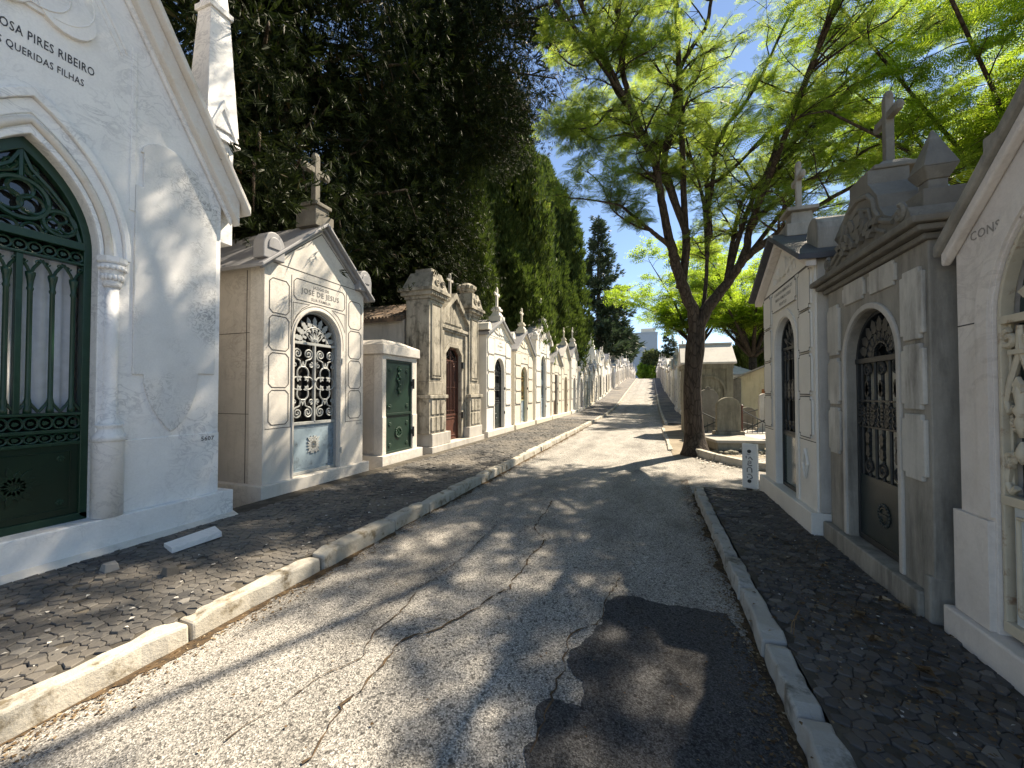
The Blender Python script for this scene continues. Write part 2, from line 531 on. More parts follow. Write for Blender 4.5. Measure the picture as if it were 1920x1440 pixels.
def band(mb, a, b, y0, y1):
    """solid strip between two matching open outlines"""
    n = len(a)
    vs = [(x, y0, z) for x, z in a] + [(x, y0, z) for x, z in b] + [(x, y1, z) for x, z in a] + [(x, y1, z) for x, z in b]
    fs = []
    for i in range(n - 1):
        fs += [(i, i + 1, n + i + 1, n + i), (2 * n + i, 3 * n + i, 3 * n + i + 1, 2 * n + i + 1),
               (i, 2 * n + i, 2 * n + i + 1, i + 1), (n + i, n + i + 1, 3 * n + i + 1, 3 * n + i)]
    fs += [(0, n, 3 * n, 2 * n), (n - 1, 3 * n - 1, 4 * n - 1, 2 * n - 1)]
    mb.add(vs, fs)


def chevron(half, ov, eave, apex, t0, t1):
    s = (apex - eave) / half
    X = half + ov
    ze = eave - s * ov
    return [(-X, ze + t0), (0, apex + t0), (X, ze + t0), (X, ze + t1), (0, apex + t1), (-X, ze + t1)]


def notch(x0, x1, z0, z1, c=.05):
    return [(x0 + c, z0), (x1 - c, z0), (x1, z0 + c), (x1, z1 - c), (x1 - c, z1), (x0 + c, z1), (x0, z1 - c), (x0, z0 + c)]


def notch_sq(x0, x1, z0, z1, c=.05):
    return [(x0 + c, z0), (x1 - c, z0), (x1 - c, z0 + c), (x1, z0 + c), (x1, z1 - c), (x1 - c, z1 - c), (x1 - c, z1), (x0 + c, z1), (x0 + c, z1 - c), (x0, z1 - c), (x0, z0 + c), (x0 + c, z0 + c)]


def spiral(cx, cz, r, turns, a0, sgn=1, n=26, rin=.12):
    out = []
    for i in range(n + 1):
        t = i / n
        a = a0 + sgn * 2 * PI * turns * t
        rr = r * (1 - (1 - rin) * t)
        out.append((cx + rr * math.cos(a), cz + rr * math.sin(a)))
    return out


def t2(mb, pts, y, r, n=5):
    mb.tube([(x, y, z) for x, z in pts], r, n)


def circle(cx, cz, r, n=16, a0=0, a1=2 * PI):
    return [(cx + r * math.cos(a0 + (a1 - a0) * i / n), cz + r * math.sin(a0 + (a1 - a0) * i / n)) for i in range(n + 1)]


def leafplate(mb, cx, cz, ang, l, w, y, th=.012):
    ca, sa = math.cos(ang), math.sin(ang)
    prof = [(0, -.18), (.22, -.5), (.42, -.34), (.6, -.42), (1, 0), (.6, .42), (.42, .34), (.22, .5), (0, .18)]
    pts = [(cx + ca * a * l - sa * b * w, cz + sa * a * l + ca * b * w) for a, b in prof]
    mb.prism(pts, y, y + th)


def cross_bm(mb, x, y, z, h, w, t, flare=.0):
    """latin cross standing at z with trefoil ends"""
    a = t / 2
    mb.box(x - a, x + a, y - a, y + a, z, z + h)
    za = z + h * .70
    mb.box(x - w / 2, x - a, y - a * .9, y + a * .9, za - a, za + a)
    mb.box(x + a, x + w / 2, y - a * .9, y + a * .9, za - a, za + a)
    if flare:
        f = t * flare
        mb.ball((x, y, z + h), f, 8, (1, .7, 1)); mb.ball((x - w / 2, y, za), f, 8, (1, .7, 1)); mb.ball((x + w / 2, y, za), f, 8, (1, .7, 1))


def pedestal_bm(mb, x, y, z, w, h):
    mb.box(x - w / 2, x + w / 2, y - w / 2, y + w / 2, z, z + h * .35)
    a = w * .36
    mb.hexa([(x - w * .42, y - w * .42, z + h * .35), (x + w * .42, y - w * .42, z + h * .35), (x + w * .42, y + w * .42, z + h * .35), (x - w * .42, y + w * .42, z + h * .35)],
            [(x - a * .6, y - a * .6, z + h * .72), (x + a * .6, y - a * .6, z + h * .72), (x + a * .6, y + a * .6, z + h * .72), (x - a * .6, y + a * .6, z + h * .72)])
    mb.box(x - a, x + a, y - a, y + a, z + h * .72, z + h * .86)
    mb.box(x - a * .7, x + a * .7, y - a * .7, y + a * .7, z + h * .86, z + h)


def grille_generic(mb, cx, half, z0, z1, spring, apex, y, r=.011, style=0):
    """bars and scrolls between z0 and z1, a fan in the arch above"""
    nb = 5 if half < .42 else 6
    xs = [cx - half + 2 * half * (i + .5) / nb for i in range(nb)]
    mid = (z0 + z1) / 2
    mb.box(cx - half, cx + half, y - .012, y + .012, z1 - .018, z1 + .018)
    mb.box(cx - half, cx + half, y - .012, y + .012, z0 - .014, z0 + .014)
    for x in xs:
        mb.tube([(x, y, z0), (x, y, z1)], r, 5)
    w = half / nb * .92
    for x in xs:
        if style in (0, 2):
            for zc in (z1 - w * 1.4, mid + w * 1.2, mid - w * 1.2, z0 + w * 1.4):
                t2(mb, circle(x, zc, w * .85, 10), y - .004, r * .8, 4)
            leafplate(mb, x, mid, PI / 2, w * 1.8, w * 1.5, y - .012)
            leafplate(mb, x, mid, -PI / 2, w * 1.8, w * 1.5, y - .012)
        if style in (1, 2):
            for s in (-1, 1):
                t2(mb, spiral(x + s * w * .5, z1 - .13, w * .5, 1.3, PI / 2, s, 14), y - .004, r * .7, 4)
                t2(mb, spiral(x + s * w * .5, z0 + .13, w * .5, 1.3, -PI / 2, -s, 14), y - .004, r * .7, 4)
                t2(mb, [(x + s * w * .1, mid - .12), (x + s * w * .9, mid), (x + s * w * .1, mid + .12)], y - .004, r * .8, 4)
    if apex - spring > .1:
        rise = apex - spring
        for i in range(1, 8):
            a = PI * i / 8
            L = .86
            q = (cx + half * L * math.cos(a), spring + rise * L * math.sin(a))
            mb.tube([(cx, y, spring + .02), (q[0], y, q[1])], r * .8, 4)
            leafplate(mb, cx + half * .5 * math.cos(a), spring + rise * .5 * math.sin(a), math.atan2(rise * math.sin(a), half * math.cos(a)), rise * .45, half * .2, y - .012)
        t2(mb, [(cx + half * .5 * math.cos(PI * i / 14), spring + rise * .5 * math.sin(PI * i / 14)) for i in range(15)], y, r, 4)


def make_door(parent, cx, half, bottom, gz, spring, apex, kind, y, mats, style=0, grille=True, detail=True):
    """door > door_panel, grille, glass"""
    fm, gm, pm, glm = mats
    op = opening(cx, half, bottom, spring, apex, kind)
    inn = opening(cx, half - .035, bottom + .03, spring, apex - .035, kind)
    f = MB(); band(f, op, inn, y - .025, y + .03)
    f.box(cx - half, cx + half, y - .024, y + .03, bottom, bottom + .04)
    f.box(cx - half + .03, cx + half - .03, y - .02, y + .025, gz - .022, gz + .022)
    d = f.build("door", fm, parent, .004)
    pn = MB()
    pn.box(cx - half + .03, cx + half - .03, y - .004, y + .018, bottom + .03, gz - .02)
    if detail:
        zc = (bottom + gz) / 2
        t2(pn, circle(cx, zc, .085, 18), y - .008, .014, 6)
        pn.prism(circle(cx, zc, .07, 14)[:-1], y - .016, y)
        t2(pn, notch(cx - half + .09, cx + half - .09, bottom + .1, gz - .08, .03) + [(cx - half + .12, bottom + .1)], y - .006, .007, 4)
    pn.build("door_panel", pm, d, .003)
    if grille:
        g = MB(); grille_generic(g, cx, half - .035, gz + .03, (spring if apex - spring > .1 else apex - .06), spring, apex, y, .011, style)
        g.build("grille", gm, d)
    gl = MB()
    gl.prism(opening(cx, half - .01, gz, spring, apex - .01, kind), y + .06, y + .075)
    gl.build("glass", glm, d)  # flat sheet, near-black where it stands in for an unlit inside
    return d


def hinges(parent, x, zs, y, mat):
    for z in zs:
        m = MB()
        m.tube([(x, y, z - .05), (x, y, z + .05)], .014, 6)
        m.box(x - .035, x, y + .003, y + .014, z - .03, z + .03)
        m.build("hinge", mat, parent)


def tomb(name, label, X, Y, side, half, depth, eave, apex, door, wall='cream', wall2=None, roofm='roof_pale', plinth=.34, group=None,
         zb=0.0, cross=1.0, panels='plate', text=None, acro=False, gable_relief=False, style=0, near=False, yd=.13, xcross=0.0, ov=.10, roof_t=.09, cat="mausoleum", ornate=False, crossm=None):
    """a street-front family vault; side +1: left row facing +X, -1: right row facing -X"""
    th = thing(name, label, cat, (X, Y, zb), PI / 2 if side > 0 else -PI / 2, group)
    wm = M[wall]; w2 = M[wall2 or wall]
    cx, dh, sp, ap, kind, gz, dm = door
    pl = MB(); pl.box(-half - .08, half + .08, -.085, depth, -.25, plinth); pl.build("plinth", w2, th, .012)
    fw = MB()
    op = opening(cx, dh, plinth - .02, sp, ap, kind)
    fw.prism([(-half, plinth - .02)] + op + [(half, plinth - .02), (half, eave), (0, apex), (-half, eave)], 0, .26)
    op2 = opening(cx, dh + .085, plinth + .003, sp, ap + .085, kind)
    op3 = opening(cx, dh + .012, plinth + .003, sp, ap + .012, kind)
    band(fw, op2, op3, -.018, .01)
    if panels:
        xa = max(cx + dh + .13, .5); xb = half - .07
        nrow = 4 if eave > 2.9 else 3
        za = 1.12; zt = eave - .06
        hh = (zt - za) / nrow
        for s in (-1, 1):
            if xb - xa < .12: break
            for k in range(nrow):
                q = notch_sq(min(s * xa, s * xb), max(s * xa, s * xb), za + hh * k + .015, za + hh * (k + 1) - .025, .045)
                if panels == 'plate': fw.prism(q, -.022, .004)
                fw.mi = 1; fw.ribbon(q, .014, -.0235 if panels == 'plate' else -.003); fw.mi = 0
        # inscription tablet and cornice line under the gable
        tz0, tz1 = ap + .14, eave - .05
        if tz1 - tz0 > .14:
            q = notch(-dh - .12, dh + .12, tz0, tz1, .05)
            fw.prism(q, -.016, .004); fw.mi = 1; fw.ribbon(q, .012, -.0175); fw.mi = 0
        fw.mi = 1
        fw.box(-half + .02, half - .02, -.004, .002, eave - .012, eave + .002)
        fw.box(-half + .01, -dh - .03, -.004, .002, 1.075, 1.09); fw.box(dh + .03, half - .01, -.004, .002, 1.075, 1.09)
        fw.mi = 0
    if gable_relief:
        zc = eave + (apex - eave) * .38
        fw.prism(circle(0, zc, .12, 12)[:-1], -.04, .004)
        for s in (-1, 1):
            leafplate(fw, s * .08, zc - .05, PI / 2 - s * 1.1, .34, .12, -.03, .032)
            leafplate(fw, s * .1, zc - .09, PI / 2 - s * 1.45, .42, .1, -.025, .028)
    fw.build("front_wall", [wm, M['groove']], th, .006 if near else 0)
    b = MB(); b.prism([(-half + .004, plinth - .02), (half - .004, plinth - .02), (half - .004, eave), (0, apex), (-half + .004, eave)], .262, depth)
    b.mi = 1
    b.box(-half, -half + .006, .3, depth - .1, 1.07, 1.085); b.box(-half, -half + .006, .3, depth - .1, 2.1, 2.112)
    b.box(half - .006, half, .3, depth - .1, 1.07, 1.085); b.box(half - .006, half, .3, depth - .1, 2.1, 2.112)
    b.build("body", [w2, M['groove']], th)
    r = MB()
    r.prism(chevron(half, ov, eave, apex, .002, roof_t), -.13, depth + .06)
    r.mi = 1
    r.prism(chevron(half, ov - .03, eave, apex, -.07, .0), -.075, -.002)
    if acro:
        for s in (-1, 1):
            q = [(s * half - .15, eave + .12)] + [(s * half - .15 * math.cos(PI * i / 8), eave + .20 + .17 * math.sin(PI * i / 8)) for i in range(9)] + [(s * half + .15, eave + .12)]
            r.prism(q, -.12, .3)
    r.build("roof", [M[roofm], wm], th, .008 if near else 0)
    if cross:
        pm = M[crossm] if crossm else wm
        pd = MB(); pedestal_bm(pd, xcross, .12, apex - .02, .42 * cross, .50 * cross); pd.build("pedestal", pm, th, .008 if near else 0)
        c = MB(); cross_bm(c, xcross, .12, apex - .02 + .49 * cross, .62 * cross, .36 * cross, .07 * cross, .85); c.build("cross", pm, th)
    if ornate:
        for s in (-1, 1):
            o = MB()
            o.box(s * half - .12, s * half + .12, -.14, .16, eave - .1, eave + .06)
            o.lathe([(.10, eave + .06), (.14, eave + .14), (.09, eave + .24), (.02, eave + .3)], s * half, .0, 8)
            o.build("finial", wm, th)
        o = MB()
        for i in range(9):
            u = -1 + i / 4
            zc = eave + (apex - eave) * (1 - abs(u)) + .02
            o.ball((u * half, -.10, zc + .05), .085, 8, (1, .6, 1.2))
        for i in range(7):
            leafplate(o, -half * .5 + half * i / 6, eave + .08, PI / 2 + (3 - i) * .18, (apex - eave) * (.75 - abs(i - 3) * .15), .16, -.035, .04)
        o.build("gable_carving", wm, th)
    make_door(th, cx, dh, plinth - .01, gz, sp, ap, kind, yd, dm, style, True, near or half > 1.1)
    hinges(th, cx + dh + .015, (gz - .35, gz + .5), -.024, M['iron_dark'])
    if text:
        text_mesh("inscription", text, M['letter_grey'], th, -.0185)
    return th


IRON = {
    'dark': (M['iron_dark'], M['iron_dark'], M['iron_dark_panel'], M['inside']),
    'blue': (M['iron_blue'], M['iron_blue'], M['zinc'], M['inside']),
    'pale': (M['iron_pale'], M['iron_ochre'], M['zinc'], M['glass_green']),
    'brown': (M['iron_brown'], M['iron_brown'], M['iron_brown'], M['inside']),
    'ochre': (M['iron_ochre'], M['iron_ochre'], M['iron_red'], M['inside']),
    'red': (M['iron_red'], M['iron_dark'], M['iron_red'], M['inside']),
    'green': (M['iron_green'], M['iron_green'], M['iron_green_panel'], M['inside']),
    'black': (M['iron_dark'], M['iron_dark'], M['iron_dark'], M['inside']),
}

# ------------------------------------------------------------------ 1: the big white gothic vault
def gothic_vault():
    th = thing("gothic_mausoleum", "large white marble gothic mausoleum with steep gable and green iron door", "mausoleum", (-4.75, 1.75, 0), PI / 2)
    H, E, A = 1.53, 3.80, 6.40
    pl = MB(); pl.box(-H - .13, H + .13, -.085, 3.2, -.2, .455)
    pl.build("plinth", M['marble'], th, .012)
    pm = MB(); pm.hexa([(-H - .2, -.20, -.1), (H + .14, -.20, -.1), (H + .14, -.04, -.1), (-H - .2, -.04, -.1)],
                       [(-H - .2, -.19, .165), (H + .14, -.16, .165), (H + .14, -.04, .215), (-H - .2, -.04, .225)])
    pm.build("mortar_fillet", M['lioz'], th)
    fw = MB()
    op = opening(0, .44, .45, 2.86, 3.70, 'pointed', 24)
    fw.prism([(-H, .45)] + op + [(H, .45), (H, E), (0, A), (-H, E)], 0, .34)
    # lower course a little proud
    for s in (-1, 1):
        fw.box(min(s * .62, s * H), max(s * .62, s * H), -.012, .01, .45, 1.14)
    # archivolt: stepped mouldings round the pointed arch
    def arch(w, a): return opening(0, w, 2.84, 2.86, a, 'pointed', 24)
    band(fw, arch(.66, 4.08), arch(.615, 4.0), -.05, .01)
    band(fw, arch(.613, 3.998), arch(.54, 3.87), -.014, .01)
    band(fw, arch(.475, 3.762), arch(.442, 3.703), -.012, .01)
    # gable frame: upright strip, tilted inner frame line
    for s in (-1, 1):
        fw.box(min(s * .655, s * .70), max(s * .655, s * .70), -.012, .01, 3.36, 4.95)
        q = [(s * .0, 6.02), (s * .62, 4.90), (s * .62, 4.84), (s * .0, 5.95)]
        fw.prism(q, -.012, .01)
        q = [(s * .0, 5.88), (s * .585, 4.83), (s * .585, 4.79), (s * .0, 5.83)]
        fw.prism(q, -.008, .01)
    # shallow medallion with lobes in the gable
    fw.build("front_wall", M['marble'], th, .007)
    med = MB()
    med.prism(circle(0, 5.02, .30, 30)[:-1], -.03, .005)
    med.prism(circle(.19, 4.86, .19, 22)[:-1], -.042, .005)
    med.prism(circle(-.19, 4.86, .19, 22)[:-1], -.042, .005)
    med.prism(circle(0, 5.22, .19, 22)[:-1], -.042, .005)
    t2(med, circle(.10, 5.0, .26, 18, -PI / 2, PI / 2.5), -.04, .008, 5)
    t2(med, circle(.0, 4.96, .2, 18, -PI / 1.8, PI / 6), -.044, .008, 5)
    t2(med, circle(-.10, 5.0, .26, 18, PI / 2, PI * 1.5), -.04, .008, 5)
    med.build("medallion", M['marble'], th, .012)
    roll = MB(); roll.smooth = True
    t2(roll, arch(.508, 3.815), -.008, .032, 8)
    roll.build("arch_moulding", M['cove'], th)
    # shield shaped panels
    for s in (-1, 1):
        q = [(.70, 1.77), (.79, 1.77)]
        q += [(1.03 - .24 * math.cos(a), 1.77 - .30 * math.sin(a) - .28 * (a / (PI / 2)) ** 1.6) for a in [PI / 2 * i / 7 for i in range(1, 8)]]
        q += [(1.27 + .0, 1.77)] if False else [(1.03 + .26 * math.sin(a), 1.19 + .58 * (1 - math.cos(a)) ** .8) for a in [PI / 2 * i / 7 for i in range(1, 8)]]
        q += [(1.29, 1.80), (1.47, 1.80), (1.47, 3.70), (1.40, 3.70)]
        q += [(1.40 - .04 * i, 3.78 + .055 * i) for i in range(1, 5)]
        q += [(.96 + .22 * math.cos(a), 3.97 + .17 * math.sin(a)) for a in [PI * (.15 + .85 * i / 7) for i in range(8)]]
        q += [(.74, 3.97), (.74, 3.63), (.70, 3.63)] if False else [(.76, 3.97), (.76, 3.63), (.70, 3.63)]
        m = MB(); m.prism([(s * x, z) for x, z in q], -.022, .004)
        m.build("shield_panel", M['marble_veined'], th, .006)
    # engaged columns
    for s in (-1, 1):
        c = MB(); c.smooth = True
        x = s * .535
        c.lathe([(.08, 1.30), (.068, 1.33), (.054, 1.36), (.052, 2.0), (.05, 2.58)], x, -.005, 16)
        c.lathe([(.112, .46), (.112, 1.14), (.117, 1.15)], x, -.0, 20)
        c.lathe([(.13, 1.152), (.11, 1.20), (.085, 1.25), (.085, 1.27), (.10, 1.29), (.10, 1.305)], x, -.005, 16)
        c.build("column", M['marble'], th)
        k = MB(); k.smooth = True
        k.lathe([(.062, 2.57), (.072, 2.60), (.066, 2.63), (.075, 2.70), (.10, 2.77), (.095, 2.78)], x, -.005, 12)
        for i in range(9):
            a = -PI + PI * i / 8
            k.ball((x + .088 * math.cos(a), -.005 + .088 * math.sin(a), 2.745), .024, 6)
            k.ball((x + .073 * math.cos(a + .2), -.005 + .073 * math.sin(a + .2), 2.66), .02, 6, (1, 1, 1.6))
        k.smooth = False
        k.lathe([(.10, 2.785), (.112, 2.80), (.112, 2.845), (.10, 2.85)], x, -.005, 8)
        k.build("capital", M['marble'], th)
    # body and roof
    b = MB(); b.prism([(-H + .004, .45), (H - .004, .45), (H - .004, E), (0, A), (-H + .004, E)], .342, 3.1)
    b.build("body", M['lioz'], th)
    r = MB()
    r.prism(chevron(H, .14, E, A, .02, .30), -.12, -.004)
    r.mi = 1
    r.prism(chevron(H, .10, E, A, -.05, .115), -.045, -.003)
    r.mi = 0
    r.prism(chevron(H, .22, E, A, .30, .40), -.20, 3.3)
    r.build("cornice", [M['cove'], M['marble']], th, .012)
    # corner pinnacles
    for s in (-1, 1):
        px, py = s * 1.60, .27
        p = MB()
        w = .15
        p.box(px - w, px + w, py - w, py + w, 3.4, 4.95)
        for sx, sy in ((1, 0), (-1, 0), (0, 1), (0, -1)):
            # gablet on each face
            def pt(a, o, z): return (px + sx * o + sy * a, py + sy * o + sx * a, z)
            g0 = [pt(-.21, w + .05, 4.62), pt(0, w + .05, 5.12), pt(.21, w + .05, 4.62), pt(.17, w + .05, 4.62), pt(0, w + .05, 5.0), pt(-.17, w + .05, 4.62)]
            g1 = [pt(-.21, .0, 4.62), pt(0, .0, 5.12), pt(.21, .0, 4.62), pt(.17, .0, 4.62), pt(0, .0, 5.0), pt(-.17, .0, 4.62)]
            p.hexa(g0, g1)
            i0 = [pt(-.09, w + .008, 3.9), pt(.09, w + .008, 3.9), pt(.09, w + .008, 4.6), pt(0, w + .008, 4.82), pt(-.09, w + .008, 4.6)]
            i1 = [pt(-.09, w - .01, 3.9), pt(.09, w - .01, 3.9), pt(.09, w - .01, 4.6), pt(0, w - .01, 4.82), pt(-.09, w - .01, 4.6)]
            p.hexa(i0, i1)
        p.hexa([(px - .19, py - .19, 4.75), (px + .19, py - .19, 4.75), (px + .19, py + .19, 4.75), (px - .19, py + .19, 4.75)],
               [(px - .115, py - .115, 6.2), (px + .115, py - .115, 6.2), (px + .115, py + .115, 6.2), (px - .115, py + .115, 6.2)])
        p.box(px - .14, px + .14, py - .14, py + .14, 6.2, 6.27)
        p.hexa([(px - .11, py - .11, 6.27), (px + .11, py - .11, 6.27), (px + .11, py + .11, 6.27), (px - .11, py + .11, 6.27)],
               [(px - .02, py - .02, 7.3), (px + .02, py - .02, 7.3), (px + .02, py + .02, 7.3), (px - .02, py + .02, 7.3)])
        p.build("pinnacle", M['marble'], th, .006)
    # door
    y = .13
    f = MB()
    op = opening(0, .442, .45, 2.86, 3.702, 'pointed', 24)
    inn = opening(0, .385, .50, 2.86, 3.60, 'pointed', 24)
    band(f, op, inn, y - .03, y + .04)
    f.box(-.44, .44, y - .03, y + .04, .45, .52)
    f.box(-.386, .386, y - .045, y + .03, 2.875, 2.945)
    f.box(-.386, .386, y - .03, y + .03, 2.50 + .24, 2.50 + .262)
    f.box(-.386, .386, y - .03, y + .03, 1.395, 1.42)
    f.box(-.386, .386, y - .04, y + .03, 1.245, 1.275)
    f.box(-.386, .386, y - .03, y + .03, 1.135, 1.165)
    f.box(-.02, .02, y - .02, y + .03, 1.42, 2.74)
    d = f.build("door", M['iron_green'], th, .005)
    g = MB()
    # tracery
    rr = .015
    t2(g, circle(0, 3.20, .165, 24), y, .022, 6)
    for k in range(3):
        a = PI / 2 + 2 * PI * k / 3
        t2(g, circle(.075 * math.cos(a), 3.20 + .075 * math.sin(a), .075, 14), y, rr, 5)
    for s in (-1, 1):
        t2(g, circle(s * .235, 3.07, .105, 18), y, .018, 6)
        for k in range(3):
            a = PI / 2 + 2 * PI * k / 3
            t2(g, circle(s * .235 + .048 * math.cos(a), 3.07 + .048 * math.sin(a), .045, 10), y, .011, 5)
        t2(g, [(s * .0, 3.60), (s * .06, 3.46), (s * .16, 3.36), (s * .27, 3.22), (s * .34, 3.05), (s * .37, 2.94)], y, .017, 5)
        t2(g, [(s * .385, 2.95), (s * .28, 3.19), (s * .20, 3.32), (s * .06, 3.40), (0, 3.50)], y, .014, 5)
        t2(g, circle(s * .33, 2.98, .04, 10, 0, PI), y, .012, 5)
        t2(g, circle(s * .20, 2.95, .05, 10, 0, PI), y, .012, 5)
        t2(g, circle(s * .07, 2.95, .06, 10, 0, PI), y, .012, 5)
        t2(g, circle(s * .052, 3.45, .045, 10), y, .011, 5)
    t2(g, [(0, 3.37), (0, 3.62)], y, .02, 6)
    # band of ovals, twice
    for zc, hz in ((2.81, .045), (1.335, .05), (1.205, .036)):
        for i in range(9):
            x = -.345 + i * .08625
            t2(g, [(x + .042 * math.cos(a), zc + hz * math.sin(a)) for a in [2 * PI * q / 12 for q in range(13)]], y - .008, .009, 5)
            leafplate(g, x - .02, zc, 0, .04, .04, y - .014, .012)
    # arch heads and balusters
    xs = [-.33 + i * .132 for i in range(6)]
    for i, x in enumerate(xs):
        g.smooth = True
        g.lathe([(.026, 1.42), (.026, 1.46), (.018, 1.48), (.024, 1.52), (.018, 1.55), (.017, 2.44), (.024, 2.46), (.018, 2.48), (.022, 2.53), (.032, 2.58), (.032, 2.60)], x, y - .005, 8)
        g.smooth = False
        for s in (-1, 1):
            t2(g, [(x, 2.58), (x + s * .02, 2.64), (x + s * .066, 2.72)], y, .012, 5)
            t2(g, [(x, 1.54), (x + s * .025, 1.49), (x + s * .066, 1.43)], y, .012, 5)
            t2(g, spiral(x + s * .04, 2.69, .022, 1.2, 0, s, 10), y - .01, .007, 4)
    g.build("grille", M['iron_green'], d)
    pn = MB()
    pn.box(-.388, .388, y - .006, y + .02, .515, 1.137)
    q = [(-.33, .58), (.33, .58), (.33, 1.08), (-.33, 1.08), (-.33, .58)]
    t2(pn, q, y - .008, .008, 4)
    for x, z in ((.27, .64), (.27, 1.02), (-.27, .64), (-.27, 1.02)):
        ro = MB()
        for k in range(6):
            a = PI * k / 3
            ro.ball((x + .017 * math.cos(a), y - .010, z + .017 * math.sin(a)), .013, 6, (1, .6, 1))
        ro.ball((x, y - .014, z), .010, 6)
        ro.build("rosette", M['iron_green'], d)
    for k in range(14):
        a = 2 * PI * k / 14
        rad = .14 if k % 2 == 0 else .10
        leafplate(pn, 0 + .03 * math.cos(a), .83 + .03 * math.sin(a), a, rad, .05, y - .016, .014)
        t2(pn, spiral(.085 * math.cos(a), .83 + .085 * math.sin(a), .028, 1.2, a, 1, 10), y - .01, .006, 4)
    pn.build("door_panel", M['iron_green_panel'], d, .002)
    gl = MB(); gl.prism(opening(0, .40, 2.90, 2.91, 3.66, 'pointed', 24), y + .05, y + .06); gl.build("glass", M['glass'], d)
    cu = MB()
    n = 40
    vs = []
    for z in (1.42, 2.76):
        for i in range(n + 1):
            x = -.385 + .77 * i / n
            vs.append((x, y + .10 + .014 * math.sin(x * 62) + .006 * math.sin(x * 141 + 1), z))
    cu.smooth = True
    cu.add(vs, [(i, i + 1, n + 2 + i, n + 1 + i) for i in range(n)])
    cu.build("curtain", M['curtain'], d, recalc=False)
    bk = MB(); bk.box(-.42, .42, y + .16, y + .18, .45, 3.2); bk.build("backing", M['inside'], d)
    text_mesh("inscription", [("ROSA PIRES RIBEIRO", .385, 4.455, .105, 'RIGHT', .60), ("S QUERIDAS FILHAS", .315, 4.315, .085, 'RIGHT', .50)], M['letter'], th, -.003)
    text_mesh("plot_number", [("5607", 1.475, 1.055, .066, 'RIGHT')], M['letter'], th, -.0145)
    return th


gothic_vault()

